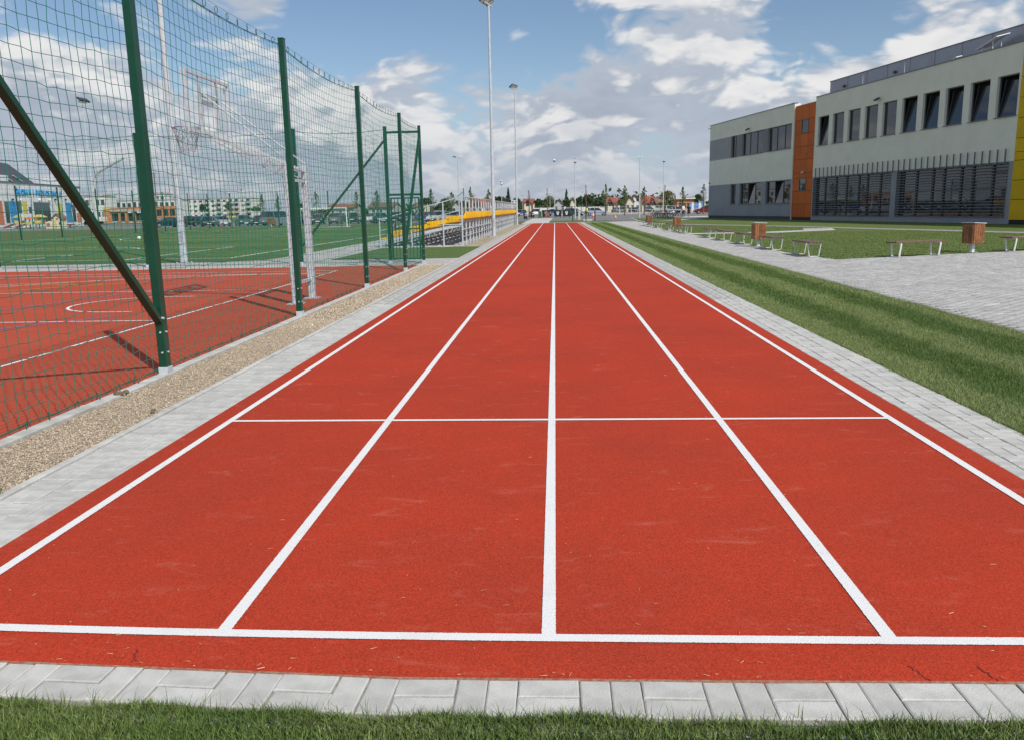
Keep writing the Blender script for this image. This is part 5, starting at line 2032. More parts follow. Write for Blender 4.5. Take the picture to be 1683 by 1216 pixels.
def container(px, lab, Y):
    p = at(px, 356.8, Y)
    t = thing('waste_container', lab, 'waste container', (p.x, Y, 0), group='black waste containers')
    b = MB()
    b.add([(-.58, -.42, .18), (.58, -.42, .18), (.58, .42, .18), (-.58, .42, .18), (-.68, -.54, 1.08), (.68, -.54, 1.08), (.68, .54, 1.08), (-.68, .54, 1.08)],
          [(3, 2, 1, 0), (4, 5, 6, 7), (0, 1, 5, 4), (1, 2, 6, 5), (2, 3, 7, 6), (3, 0, 4, 7)])
    b.build('body', 'bin_black', t, bevel=.03)
    MB().extr([(-.56, 1.085), (-.56, 1.13), (-.30, 1.27), (.30, 1.30), (.56, 1.13), (.56, 1.085)], -.70, .70, lambda u, v, s: (s, u, v)).build('lid', 'bin_black', t, bevel=.015)
    for x in (-.45, .45):
        for y in (-.32, .32):
            MB().tube([(x - .03, y, .09), (x + .03, y, .09)], .09, 10).build('wheel', 'tyre', t)
    for k in (-.30, .30):
        MB().add([(k - .02, -.475, .4), (k + .02, -.475, .4), (k + .02, -.53, .95), (k - .02, -.53, .95)], [(0, 1, 2, 3)]).build('rib', 'bin_black', t)
    lb = MB().add([(-.22, -.505, .72), (.22, -.505, .72), (.20, -.548, 1.02), (-.20, -.548, 1.02)], [(0, 1, 2, 3)]).build('label', 'label_white', t)
    MB().add([(-.12, -.475, .46), (.12, -.475, .46), (.15, -.509, .715), (-.15, -.509, .715)], [(0, 1, 2, 3)]).build('label', 'label_white', t)
    MB().add([(-.09, -.524, .80), (.09, -.524, .80), (.09, -.548, .96), (-.09, -.548, .96)], [(0, 1, 2, 3)]).build('symbol', 'label_green', lb)
    for s in (-1, 1):
        MB().tube([(s * .69, -.2, .98), (s * .74, -.2, .98), (s * .74, .2, .98), (s * .69, .2, .98)], .015, 5).build('handle', 'galv', t)
    return t


container(897.5, 'black waste container with white label, behind the small brown litter bin', 141)
container(916.8, 'black waste container with white label in the middle of the three', 141)
container(931.2, 'black waste container with white label beside the lamp mast', 141)
p = at(887.5, 357, 139.5)
t = thing('wheelie_bin', 'small green wheelie bin left of the black waste containers', 'wheelie bin', (p.x, 139.5, 0))
MB().add([(-.21, -.25, .1), (.21, -.25, .1), (.21, .2, .1), (-.21, .2, .1), (-.28, -.34, .98), (.28, -.34, .98), (.28, .34, .98), (-.28, .34, .98)],
         [(3, 2, 1, 0), (4, 5, 6, 7), (0, 1, 5, 4), (1, 2, 6, 5), (2, 3, 7, 6), (3, 0, 4, 7)]).build('body', 'bin_green', t, bevel=.02)
MB().extr([(-.37, .985), (-.37, 1.02), (.2, 1.10), (.36, 1.04), (.36, .985)], -.30, .30, lambda u, v, s: (s, u, v)).build('lid', 'bin_green', t, bevel=.01)
for s in (-1, 1):
    MB().tube([(s * .20, .24, .10), (s * .26, .24, .10)], .10, 10).build('wheel', 'tyre', t)
# small brown bin on a post
p = gp(899.6, 362)
t = thing('litter_bin', 'small brown litter bin on a thin post at the end of the track', 'litter bin', (p.x, p.y, 0))
MB().box(-.30, .30, -.2, .2, .48, 1.02).build('box', 'wood_bin', t, bevel=.01)
MB().box(-.32, .32, -.22, .22, 1.021, 1.05).build('lid', 'frame_dark', t)
MB().tube([(0, 0, 0), (0, 0, .48)], .04, 8).build('post', 'galv_dull', t)
# bollards and gate posts on the end lawn
for px, py, h, m_, a, lab in ((941.4, 364, 1.24, 'post_green', .11, 'dark green steel post on the end lawn left of the stone bollard'),
                              (963.2, 365, 1.30, 'post_green', .10, 'dark green steel post right of the stone bollard, beside the white slab'),
                              (977.8, 363.7, 1.24, 'frame_dark', .13, 'black steel post at the right end of the end lawn')):
    p = gp(px, py)
    t = thing('steel_post', lab, 'post', (p.x, p.y, 0), group='short steel posts at the end of the track')
    MB().box(-a / 2, a / 2, -a / 2, a / 2, 0, h).build('shaft', m_, t, bevel=.008)
    MB().box(-a / 2 - .012, a / 2 + .012, -a / 2 - .012, a / 2 + .012, h + .001, h + .03).build('cap', m_, t)
    MB().box(-.12, .12, -.12, .12, .0, .02).build('foot_plate', m_, t)
p = gp(952, 362.6)
t = thing('stone_bollard', 'pale stone drinking-fountain pillar on the lawn beyond the track', 'pillar', (p.x, p.y, 0))
MB().box(-.13, .13, -.15, .15, 0, 1.22).build('shaft', 'path_light', t, bevel=.015)
MB().box(-.22, .16, -.17, .17, 1.223, 1.30).build('head', 'kerb', t, bevel=.01)
p = gp(966, 364.2)
t = MB().box(-.52, .52, -.3, .3, 0, .22).build('concrete_slab', 'kerb', bevel=.02)
t.location = (p.x, p.y + .2, 0.004)
tag(t, 'low white concrete slab lying on the lawn between the steel posts', 'slab')
# cones
mat('cone_red', (.62, .06, .03), .6)


def cone(px, py, h, lab):
    p = gp(px, py)
    t = thing('traffic_cone', lab, 'traffic cone', (p.x, p.y, -.008), group='traffic cones on the road')
    MB().box(-.19 * h / .5, .19 * h / .5, -.19 * h / .5, .19 * h / .5, 0, .03).build('base', 'cone_red', t, bevel=.01)
    r = lambda z: (.15 - .12 * z) * h / .5
    for nm, a, b_, m_ in (('cone', 0.0, .30, 'cone_red'), ('white_band', .30, .55, 'white_paint'), ('cone', .55, .72, 'cone_red'), ('white_band', .72, .88, 'white_paint'), ('tip', .88, 1.0, 'cone_red')):
        MB().lathe([(r(a), .031 + a * h), (r(b_), .031 + b_ * h - .001)], 12).build(nm, m_, t, smooth=True)
    return t


cone(975, 357.2, .75, 'large red and white traffic cone beside the high-visibility vest')
cone(1011.8, 360.2, .5, 'small red and white traffic cone alone on the grey road')

# motorcycles seen from the front
def motorcycle(px, py, cname, lab, rz):
    p = gp(px, py)
    t = thing('motorcycle', lab, 'motorcycle', (p.x, p.y, 0), R(rz), group='motorcycles')
    t.rotation_euler = (R(6), 0, R(rz))
    for x in (-.68, .68):
        wl = MB().tube([(x + .26 * math.cos(a), 0, .31 + .26 * math.sin(a)) for a in [2 * math.pi * k / 18 for k in range(18)]], .065, 8, closed=True).build('wheel', 'tyre', t, smooth=True)
        MB().tube([(x, -.05, .31), (x, .05, .31)], .19, 12).build('rim', 'rim', wl)
    MB().extr([(.62, .82), (.50, 1.05), (.25, 1.02), (.05, .98), (-.25, .86), (-.75, .98), (-.92, .92), (-.60, .70), (-.30, .42), (.25, .38), (.50, .55)], -.15, .15, lambda u, v, s: (u, s, v)).build('fairing', cname, t, bevel=.05)
    MB().extr([(.60, 1.0), (.42, 1.30), (.36, 1.28), (.44, 1.04)], -.14, .14, lambda u, v, s: (u, s, v)).build('windscreen', 'car_glass', t)
    MB().tube([(.36, -.36, 1.04), (.46, -.14, 1.08), (.46, .14, 1.08), (.36, .36, 1.04)], .02, 6).build('handlebar', 'bike_black', t)
    for s in (-1, 1):
        MB().tube([(.46, s * .09, 1.0), (.68, s * .09, .31)], .028, 6).build('fork', 'rim', t)
        MB().cbox((.40, s * .40, 1.22), (.05, .17, .11)).build('mirror', cname, t, bevel=.02)
    MB().lathe([(.03, 0), (.09, .03), (.03, .14)], 10, (.63, 0, .84)).build('headlight', 'head_lamp', t)
    MB().extr([(-.05, .95), (-.30, .90), (-.70, 1.03), (-.70, 1.08), (-.30, .97), (-.06, 1.0)], -.14, .14, lambda u, v, s: (u, s, v)).build('seat', 'bike_black', t, bevel=.02)
    MB().extr([(.25, .2), (.25, .55), (-.30, .60), (-.35, .2)], -.17, .17, lambda u, v, s: (u, s, v)).build('engine', 'frame_dark', t, bevel=.03)
    return t


motorcycle(864, 361.3, 'car_blue', 'bright blue motorcycle parked at the end of the paving, front wheel turned', -75)
motorcycle(875, 359.0, 'car_red', 'dark red motorcycle parked behind the blue one', -70)

# white patterned board behind the bleacher
p = at(845.5, 333.5, 96)
t = thing('sign_board', 'square white board with dark leaf pattern on a post behind the bleacher', 'sign', (p.x, 96, 0))
MB().box(-.045, .045, -.045, .045, 0, 2.0).build('post', 'galv_dull', t)
MB().box(-.33, .33, -.085, -.055, 1.62, 2.55).build('panel', 'white_paint', t)
b = MB()
for i in range(2):
    for j in range(3):
        for s in (-1, 1):
            b.rbox((-.16 + .32 * i, -.089, 1.78 + .3 * j), (.30, .004, .06), Matrix.Rotation(s * R(45), 3, 'Y'))
b.build('pattern', 'post_green', t)
# lamp with white cylinder head
def lantern(px, py, Y, lab):
    p = at(px, py, Y)
    t = thing('street_lamp', lab, 'street lamp', (p.x, Y, 0), group='white lantern lamps')
    h = p.z
    MB().tube([(0, 0, 0), (0, 0, h - .55)], .045, 8).build('pole', 'galv', t)
    MB().lathe([(.05, -.62), (.12, -.56), (.13, -.50)], 10, (0, 0, h)).build('collar', 'lamp_dark', t)
    MB().lathe([(.12, -.50), (.16, -.25), (.15, -.10)], 12, (0, 0, h)).build('globe', 'white_paint', t, smooth=True)
    MB().lathe([(.26, -.09), (.26, -.05), (.10, .02)], 14, (0, 0, h)).build('hat', 'steel_white', t)


lantern(824, 297.5, 118, 'slim lamp post with white cylinder lantern behind the bleacher')
lantern(376, 313, 118, 'slim lamp post with white cylinder lantern among the parked cars')
# ================================================================== trees
mat('leaf', (0.125, 0.160, 0.060), 0.7, isl=.45, spec=.2)
mat('leaf_dark', (0.045, 0.075, 0.032), 0.75, isl=.45, spec=.2)
mat('leaf_olive', (0.135, 0.140, 0.060), 0.75, isl=.45, spec=.2)
mat('bark', (0.13, 0.10, 0.075), 0.9, var=.3, vs_=3)


def leaf_cloud(centers, radii, n, size):
    """n small leaf faces spread through clumps (centres/radii arrays)"""
    c = np.array(centers, dtype=float)
    r = np.array(radii, dtype=float)
    k = rng.integers(0, len(c), n)
    d = rng.normal(0, 1, (n, 3))
    d /= np.linalg.norm(d, axis=1, keepdims=True)
    p = c[k] + d * (rng.random((n, 1)) ** .5) * r[k]
    a = rng.normal(0, 1, (n, 3))
    a /= np.linalg.norm(a, axis=1, keepdims=True)
    b_ = np.cross(a, rng.normal(0, 1, (n, 3)))
    b_ /= np.linalg.norm(b_, axis=1, keepdims=True)
    s = (size * rng.uniform(.6, 1.4, n))[:, None]
    V = np.stack([p - a * s * .5, p + b_ * s * .32, p + a * s * .5, p - b_ * s * .32], 1)
    return V.reshape(-1, 3)


def tree(px, ytop, ybot, Y, wpx, lab, kind='young', m='leaf', grp='trees beyond the car parks', n=None, name='tree'):
    """base stands on the ground at distance Y; height and width follow from the photo"""
    top = at(px, ytop, Y)
    x0, h = top.x, top.z
    wd = wpx / FPX * (Y / _cp) * (1.85 if kind == 'young' else 1.15)
    bot = max(.3, at(px, ybot, Y).z)
    t = thing(name, lab, 'tree' if kind != 'bush' else 'bush', (x0, Y, 0), group=grp)
    tr = MB()
    tr.tube([(0, 0, 0), (.05, 0, h * .45), (-.03, .02, h * .96)], [.10 + h * .008, .06 + h * .004, .015], 7)
    cs, rs = [], []
    for k in range(26 if kind == 'young' else 34):
        u = (k + random.random()) / (26 if kind == 'young' else 34)
        if kind == 'young':           # upright ash/poplar: tapering, open
            z = bot + (h - bot) * u ** .9
            rr = wd / 2 * (1 - u) ** .8 * (.55 + .45 * min(1, u * 4))
            a = random.uniform(0, 6.28)
            q = random.uniform(.1, .9) * rr
            cs.append((math.cos(a) * q, math.sin(a) * q, z))
            rs.append((max(.14, rr * .45), max(.14, rr * .45), max(.25, rr * .5)))
        elif kind == 'spruce':
            z = bot + (h - bot) * u
            rr = wd / 2 * (1 - u)
            a = random.uniform(0, 6.28)
            q = random.uniform(.2, .8) * rr
            cs.append((math.cos(a) * q, math.sin(a) * q, z))
            rs.append((max(.12, rr * .5), max(.12, rr * .5), .45))
        else:                         # broad crown / bush
            a, el_ = random.uniform(0, 6.28), random.uniform(-.6, 1.45)
            q = random.uniform(.35, .85)
            cz = (bot + h) / 2
            cs.append((math.cos(a) * math.cos(el_) * q * wd / 2, math.sin(a) * math.cos(el_) * q * wd / 2, cz + math.sin(el_) * q * (h - bot) / 2))
            rs.append((wd * .19 * random.uniform(.7, 1.2), wd * .19, (h - bot) * .17 * random.uniform(.7, 1.2)))
        if k % 3 == 0:
            zb = max(.2, cs[-1][2] - random.uniform(.3, .9))
            tr.tube([(0, 0, min(zb, h * .85)), cs[-1]], [.03, .010], 4)
    tr.build('trunk', 'bark', t, smooth=True)
    nn = n or (420 if kind == 'young' else 900 if kind == 'spruce' else 1500)
    sz = max(.16, 1.5 / FPX * Y)
    V = leaf_cloud(cs, rs, nn, sz * (1.0 if kind == 'young' else 1.35))
    obj('crown', np_mesh('crown', V, np.arange(len(V)), 4, m), t)
    return t


young = [(429.5, 320, 344, 165, 11, 'leafy young tree left of the blue-grey van roof'), (456, 323, 344, 165, 9, 'slim young tree right behind the blue-grey van'),
         (489, 322, 344, 165, 9, 'slim young tree behind the left goal post'), (518, 316, 343, 160, 13, 'young tree behind the basketball post above the goal'),
         (585, 316, 342, 158, 13, 'young tree right of the goal above the dark green estate'), (618, 315, 340, 158, 13, 'young tree above the white saloon by the fence'),
         (708, 312, 338, 158, 13, 'young tree above the blue hatchback behind the gate corner'), (742, 317, 337, 158, 14, 'young tree above the dark-roofed house behind the bleacher'),
         (773, 309, 337, 156, 13, 'tall young tree beside the corner post of the pitch fence'), (803, 312, 336, 158, 10, 'sparse young tree just left of the tall bleacher mast'),
         (869, 313, 335, 165, 6, 'almost bare sapling above the cream house with red roof'), (899, 311, 335, 165, 7, 'almost bare sapling left of the spruce'),
         (963, 306, 333, 165, 7, 'almost bare sapling above the broad dark tree'), (995.5, 303.5, 338, 160, 12, 'tall young tree left of the first red-roofed house'),
         (1027, 306, 336, 160, 11, 'young tree right of the first red-roofed house'), (1059, 308, 334, 160, 11, 'young tree above the second red-roofed house'),
         (1093, 303, 330, 160, 6, 'bare sapling rising out of the round olive tree'), (1122, 308, 336, 158, 11, 'young tree above the two standing people'),
         (1157, 304, 338, 155, 12, 'pale young tree against the school corner')]
for px, yt, yb, Y, wp, lab in young:
    sparse = 'bare' in lab
    tree(px, yt, yb, Y, wp, lab, 'young', 'leaf_olive' if sparse or 'pale' in lab else 'leaf', n=110 if sparse else 620)
tree(931, 313, 340, 190, 13, 'dark pointed spruce left of the stone-grey gable', 'spruce', 'leaf_dark')
tree(835, 311, 338, 175, 15, 'dark pointed spruce behind the white cylinder lantern', 'spruce', 'leaf_dark')
for px, yt, yb, Y, wp, m_, lab in ((820, 322, 342, 210, 24, 'leaf_dark', 'dark round tree left of the lantern post'), (848, 326, 342, 215, 18, 'leaf_dark', 'dark round tree behind the far bleacher mast'),
                                   (886, 327, 341, 220, 20, 'leaf_dark', 'dark bush right of the cream house'), (902, 323, 341, 215, 15, 'leaf', 'green tree left of the grey gable house'),
                                   (955, 324, 340, 212, 13, 'leaf_dark', 'dark tree left of the broad dark tree'), (966, 320, 340, 205, 17, 'leaf_dark', 'broad dark tree behind the patrol car'),
                                   (983, 328, 341, 225, 18, 'leaf_dark', 'low dark trees left of the first red roof'), (1019, 328, 340, 225, 12, 'leaf', 'low green tree between the red-roofed houses'),
                                   (1086, 333, 341, 200, 9, 'leaf', 'small green bush below the round olive tree'), (1097, 312.5, 334, 195, 24, 'leaf_olive', 'large round olive green tree above the bicycles'),
                                   (1070, 321, 329, 260, 6, 'leaf_dark', 'small dark treetop behind the second red roof'), (700, 325, 340, 215, 20, 'leaf_dark', 'dark round tree above the gate corner'),
                                   (731, 325, 341, 220, 15, 'leaf', 'green round tree left of the dark-roofed house'), (762, 331, 341, 200, 16, 'leaf', 'green bush below the pitch corner post'),
                                   (784, 332, 341, 205, 12, 'leaf_dark', 'dark bush left of the red roof behind the bleacher'), (500, 333, 346, 215, 16, 'leaf_dark', 'dark bush behind the goal'),
                                   (420, 340, 350, 235, 14, 'leaf', 'low green bush beside the white apartment block'), (332, 336, 350, 240, 10, 'leaf_dark', 'dark bush in front of the white apartment block'),
                                   (375, 331, 350, 240, 9, 'leaf', 'green tree in front of the apartment balconies'), (1148, 320, 338, 250, 14, 'leaf_dark', 'dark tree behind the white flat-roofed house')):
    tree(px, yt, yb, Y, wp, lab, 'bush', m_)

# far wood closing the horizon
cs, rs = [], []
for k in range(900):
    x = random.uniform(-420, 330)
    Yw = random.uniform(330, 480)
    hh = 3.6 + 2.6 * math.sin(x * .021 + 1) * math.sin(x * .057) + random.uniform(0, 2.2)
    if x < -70:
        hh *= .55
        Yw = random.uniform(500, 580)
    cs.append((x, Yw, hh * .5))
    rs.append((random.uniform(4, 9), 4, max(1.2, hh * .55)))
V = leaf_cloud(cs, rs, 42000, 1.5)
V[:, 2] = np.maximum(V[:, 2], 0.0)
o = obj('far_wood', np_mesh('far_wood', V, np.arange(len(V)), 4, 'leaf_dark'))
stuff(o)
tag(o, 'dark green distant wood along the horizon', 'wood')

# ================================================================== houses
mat('wall_cream', (0.66, 0.60, 0.42), .85, var=.05, vs_=.5)
mat('wall_white', (0.70, 0.69, 0.66), .85, var=.05, vs_=.5)
mat('wall_stone', (0.42, 0.42, 0.41), .85, var=.06, vs_=.5)
mat('wall_brick', (0.50, 0.22, 0.10), .9, var=.18, vs_=2.0)
mat('roof_red', (0.30, 0.085, 0.055), .75, var=.12, vs_=1.2)
mat('roof_maroon', (0.17, 0.055, 0.050), .75, var=.12, vs_=1.2)
mat('roof_dark', (0.085, 0.075, 0.075), .75, var=.12, vs_=1.2)
mat('roof_brown', (0.20, 0.12, 0.085), .75, var=.15, vs_=1.2)
mat('pane', (0.05, 0.06, 0.075), .08, spec=.8)


def house(px0, px1, yridge, yeave, Y, wall, roof, lab, gable_front=True, depth=9.0, wing=None):
    """pitched-roof house: gable_front shows the triangle, else the roof slope"""
    a, c = at(px0, yeave, Y), at(px1, yeave, Y)
    xm, wd = (a.x + c.x) / 2, c.x - a.x
    ze = max(2.2, (a.z + c.z) / 2)
    zr_ = max(ze + .8, at((px0 + px1) / 2, yridge, Y).z)
    t = thing('house', lab, 'house', (xm, Y, 0), group='houses beyond the car parks')
    w2 = wd / 2
    if gable_front:
        MB().extr([(-w2 * .9, 0), (w2 * .9, 0), (w2 * .9, ze), (0, zr_ - .15), (-w2 * .9, ze)], 0, depth, lambda u, v, s: (u, s, v)).build('wall', wall, t)
        rf = MB()
        for s in (-1, 1):
            rf.extr([(0, zr_), (s * w2 * 1.08, ze - .22), (s * w2 * 1.08, ze - .02), (0, zr_ + .22)], -.5, depth + .5, lambda u, v, q: (u, q, v))
        rfo = rf.build('roof', roof, t)
        nw = 2
    else:
        MB().box(-w2 * .94, w2 * .94, 0, depth, 0, ze).build('wall', wall, t)
        rf = MB()
        rf.extr([(-.6, ze - .1), (depth / 2, zr_), (depth + .6, ze - .1), (depth + .6, ze + .12), (depth / 2, zr_ + .22), (-.6, ze + .12)], -w2, w2, lambda u, v, q: (q, u, v))
        rfo = rf.build('roof', roof, t)
        MB().extr([(-.0, ze), (depth, ze), (depth / 2, zr_)], -w2 * .93, w2 * .93, lambda u, v, q: (q, u, v)).build('gable', wall, t)
        nw = 3
    MB().box(w2 * .25, w2 * .25 + .5, depth * .45, depth * .55, zr_ - 1.2, zr_ + .55).build('chimney', 'wall_stone', rfo)
    for k in range(nw):
        x = -w2 * .55 + 1.1 * w2 * k / max(1, nw - 1)
        for z in ((1.0,) if ze < 3.8 else (.9, 3.3)):
            wn = MB().box(x - .5, x + .5, -.04, -.002, z, z + 1.25).build('window', 'white_paint', t)
            MB().box(x - .42, x + .42, -.06, -.045, z + .08, z + 1.17).build('pane', 'pane', wn)
    if gable_front and zr_ - ze > 2:
        wn = MB().box(-.45, .45, -.04, -.002, ze + .1, ze + 1.1).build('window', 'white_paint', t)
        MB().box(-.37, .37, -.06, -.045, ze + .18, ze + 1.02).build('pane', 'pane', wn)
    if wing:                       # dormer gable in front of the roof slope
        x0_, x1_ = wing[0] * wd - w2, wing[1] * wd - w2
        xc = (x0_ + x1_) / 2
        zt = ze + (zr_ - ze) * .72
        MB().extr([(x0_ + .3, 0), (x1_ - .3, 0), (x1_ - .3, ze - .4), (xc, zt - .3), (x0_ + .3, ze - .4)], -1.6, depth * .3, lambda u, v, s: (u, s, v)).build('wing', wall, t)
        rf = MB()
        for s, xe in ((-1, x0_), (1, x1_)):
            rf.extr([(xc, zt), (xe + s * .2, ze - .75), (xe + s * .2, ze - .55), (xc, zt + .2)], -2.0, depth * .4, lambda u, v, q: (u, q, v))
        rf.build('wing_roof', roof, t)
        wn = MB().box(xc - .5, xc + .5, -1.65, -1.602, ze - .9, ze + .3).build('window', 'pane', t)
    return t


house(858, 878, 328, 334, 235, 'wall_cream', 'roof_red', 'cream house with red roof and front gable behind the motorcycles', False, wing=(.1, .85))
house(910, 928.5, 328, 338, 245, 'wall_stone', 'roof_dark', 'grey gabled house with dark roof behind the waste containers')
house(937, 947, 327, 334, 290, 'wall_cream', 'roof_brown', 'small cream gabled house between spruce and lamp mast')
house(996, 1019, 325.5, 334, 250, 'wall_cream', 'roof_red', 'long red-roofed house with cream gable, left of the slim lamp mast', False, wing=(.05, .5))
house(1029, 1043, 324, 332, 262, 'wall_cream', 'roof_dark', 'cream gabled house with dark roof in front of the white gable')
house(1036, 1051.5, 321.5, 329.5, 300, 'wall_white', 'roof_maroon', 'white gabled house with maroon roof rising above its neighbours')
house(1055, 1077, 324, 334, 250, 'wall_cream', 'roof_red', 'red-roofed house with cream gable on its right, behind the slim lamp mast', False, wing=(.55, 1.0))
house(1076, 1090, 326, 335, 290, 'wall_stone', 'roof_brown', 'brown-roofed house partly hidden by the round olive tree', False)
house(771, 808, 328, 338, 235, 'wall_white', 'roof_red', 'red-roofed house behind the upper rail of the bleacher', False)
house(742, 760, 331, 340, 230, 'wall_stone', 'roof_dark', 'dark-roofed gabled house above the silver saloon')
house(536, 583, 337, 342.5, 245, 'wall_stone', 'roof_red', 'long low red roof behind the football goal', False, 12)
house(604, 648, 334, 341, 245, 'wall_stone', 'roof_brown', 'long low brown roof behind the green bar gate', False, 12)
house(680, 700, 334, 341, 270, 'wall_cream', 'roof_brown', 'brown-roofed house behind the fence corner', False)
# flat-roofed pair beside the school corner
p0, p1 = at(1113, 328, 240), at(1140, 328, 240)
t = thing('unfinished_house', 'orange brick house shell with open windows behind the two people', 'house', ((p0.x + p1.x) / 2, 240, 0), group='houses beyond the car parks')
w2 = (p1.x - p0.x) / 2
MB().box(-w2, w2, 0, 8, 0, p0.z).build('wall', 'wall_brick', t)
MB().box(-w2 - .4, w2 + .4, -.6, 8.4, p0.z + .002, p0.z + .35).build('roof', 'wall_white', t)
for k in range(4):
    MB().box(-w2 * .8 + k * w2 * .5, -w2 * .8 + k * w2 * .5 + .9, -.05, -.002, .9, 2.3).build('window', 'interior', t)
house(1126, 1156, 325, 331, 290, 'wall_white', 'roof_maroon', 'white house with flat maroon roof left of the school corner', False, 12)
p0, p1 = at(1133, 336, 228), at(1160, 336, 228)
t = thing('site_hoarding', 'white and blue site hoarding beside the school corner', 'hoarding', ((p0.x + p1.x) / 2, 228, 0))
w2 = (p1.x - p0.x) / 2
mat('hoard_blue', (.05, .20, .50), .6)
for k in range(7):
    a = -w2 + 2 * w2 * k / 7
    MB().box(a, a + 2 * w2 / 7 - .03, 0, .06, .05, 2.3 + (.5 if k > 3 else 0)).build('panel', 'hoard_blue' if k in (0, 2, 3, 5) else 'wall_white', t)

# ================================================================== fences of the far car park
mf = thing('mesh_fence', 'pale grey mesh fence along the verge behind the road', 'fence', (10, 182, 0))
xa, xb = at(885, 345, 182).x, at(1166, 345, 182).x
k = 0
x = xa
while x < xb:
    MB().box(x - .04, x + .04, 181.96, 182.04, 0, 1.75).build('post', 'steel_white', mf, world=True)
    x += 2.5
for z in (.25, .95, 1.68):
    MB().tube([(xa, 182, z), (xb, 182, z)], .022, 5).build('rail', 'steel_white', mf, world=True)
b = MB()
x = xa
while x < xb:
    b.box(x - .006, x + .006, 181.985, 181.995, .25, 1.68)
    x += .2
stuff(b.build('wires', 'galv', mf, world=True))
cf = thing('concrete_fence', 'white prefabricated concrete fence behind the far car park', 'fence', (0, 264, 0))
xa, xb = at(868, 345, 264).x, at(1010, 345, 264).x
x = xa
while x < xb:
    MB().box(x, x + 1.9, 264.0, 264.07, 0, 1.55 + random.choice((0, .25, .25, .5))).build('panel', 'wall_white', cf, world=True)
    MB().box(x + 1.9, x + 2.05, 263.95, 264.12, 0, 2.0).build('post', 'wall_white', cf, world=True)
    x += 2.05 + (2.1 if random.random() < .18 else 0)
# dish lamps along the far road
for px, py, lab in ((859, 320.5, 'far street lamp with white dish above the cream house'), (904, 318, 'far street lamp with white dish left of the spruce'),
                    (957, 315.5, 'far street lamp with white dish left of the bare sapling'), (1014, 312.5, 'far street lamp with white dish above the first red roof'),
                    (1084, 308, 'far street lamp with white dish left of the round olive tree'), (396, 312, 'far street lamp with white dish above the apartment block'),
                    (391, 266, 'high white lamp dish behind the basketball arm')):
    p = at(px, py, 205)
    t = thing('street_lamp', lab, 'street lamp', (p.x, 205, 0), group='far white dish lamps')
    MB().tube([(0, 0, 0), (0, 0, p.z - .1)], [.06, .035], 6).build('pole', 'galv_dull', t)
    MB().lathe([(.08, -.14), (.34, -.02), (.40, .04), (.18, .12)], 12, (0, 0, p.z)).build('dish', 'white_paint', t, smooth=True)

# ================================================================== kindergarten on the left
mat('kg_white', (0.82, 0.82, 0.82), .8, var=.04, vs_=.4)
mat('kg_roof', (0.150, 0.155, 0.185), .5, metal=.3, var=.06, vs_=.4)
mat('kg_blue', (0.04, 0.28, 0.60), .6)
mat('kg_yellow', (0.70, 0.58, 0.08), .6)
mat('kg_orange', (0.62, 0.20, 0.09), .6)
mat('sign_blue', (0.02, 0.30, 0.62), .5)
K0 = at(138, 368, 165)
K0.z = 0
K1 = at(0, 371, 131.5)
K1.z = 0
KU = (K1 - K0).normalized()           # along the facade, towards the left
KN = Vector((KU.y, -KU.x, 0))          # into the building is -n ; find sign below
if KN.dot(CAMP - K0) < 0:
    KN = -KN                           # outward normal


def kf(px, py):
    d = ray(px, py)
    tt = (K0 - CAMP).dot(KN) / d.dot(KN)
    P_ = CAMP + d * tt
    return (P_ - K0).dot(KU), P_.z


kg = thing('kindergarten', 'white kindergarten with blue lettering, coloured wall strips and grey metal roof', 'kindergarten', K0, math.atan2(KU.y, KU.x))
# local x runs left along the facade; outward side:
sgn = 1.0 if (Matrix.Rotation(math.atan2(KU.y, KU.x), 3, 'Z') @ Vector((0, 1, 0))).dot(KN) > 0 else -1.0
KH = (kf(137, 310)[1] + kf(0, 299.5)[1]) / 2
KL = kf(0, 340)[0] + 22


def kbox(s0, s1, d0, d1, z0, z1):
    """d = distance outside the facade"""
    ya, yb = sorted((sgn * d0, sgn * d1))
    return MB().box(min(s0, s1), max(s0, s1), ya, yb, z0, z1)


kbox(0, KL, 0, -16, 0, KH).build('wall', 'kg_white', kg)
kbox(-.15, KL, .12, -16.1, KH + .002, KH + .22).build('coping', 'kg_roof', kg)


def kz(x, y):
    return kf(x / 7.6, 260 + y / 7.6)


for x0, x1, y0, y1, m_ in ((125, 208, 545, 805, 'kg_blue'), (825, 893, 560, 805, 'kg_blue'), (283, 338, 545, 690, 'kg_yellow'), (718, 768, 565, 690, 'kg_yellow'),
                           (-60, 40, 540, 835, 'kg_orange'), (962, 1015, 690, 805, 'kg_orange'), (-300, -230, 540, 830, 'kg_blue')):
    a, b_ = kz(x0, (y0 + y1) / 2)[0], kz(x1, (y0 + y1) / 2)[0]
    kbox(a, b_, .05, .003, max(.05, kz((x0 + x1) / 2, y1)[1]), kz((x0 + x1) / 2, y0)[1]).build('colour_strip', m_, kg)
for x0, x1, y0, y1, n_ in ((62, 108, 545, 815, 1), (222, 272, 545, 690, 2), (360, 392, 612, 690, 1), (425, 625, 555, 825, 4), (900, 940, 590, 800, 1), (-200, -90, 545, 820, 2)):
    a, b_ = kz(x0, 650)[0], kz(x1, 650)[0]
    z0, z1 = max(.1, kz((x0 + x1) / 2, y1)[1]), kz((x0 + x1) / 2, y0)[1]
    wn = kbox(a, b_, .04, .003, z0, z1).build('window', 'frame_grey', kg)
    for k in range(n_):
        s0 = b_ + (a - b_) * (k + .08) / n_
        s1 = b_ + (a - b_) * (k + .92) / n_
        for u0, u1 in ((.03, .68), (.72, .97)):
            kbox(s0, s1, .07, .045, z0 + (z1 - z0) * u0, z0 + (z1 - z0) * u1).build('pane', 'pane', wn)
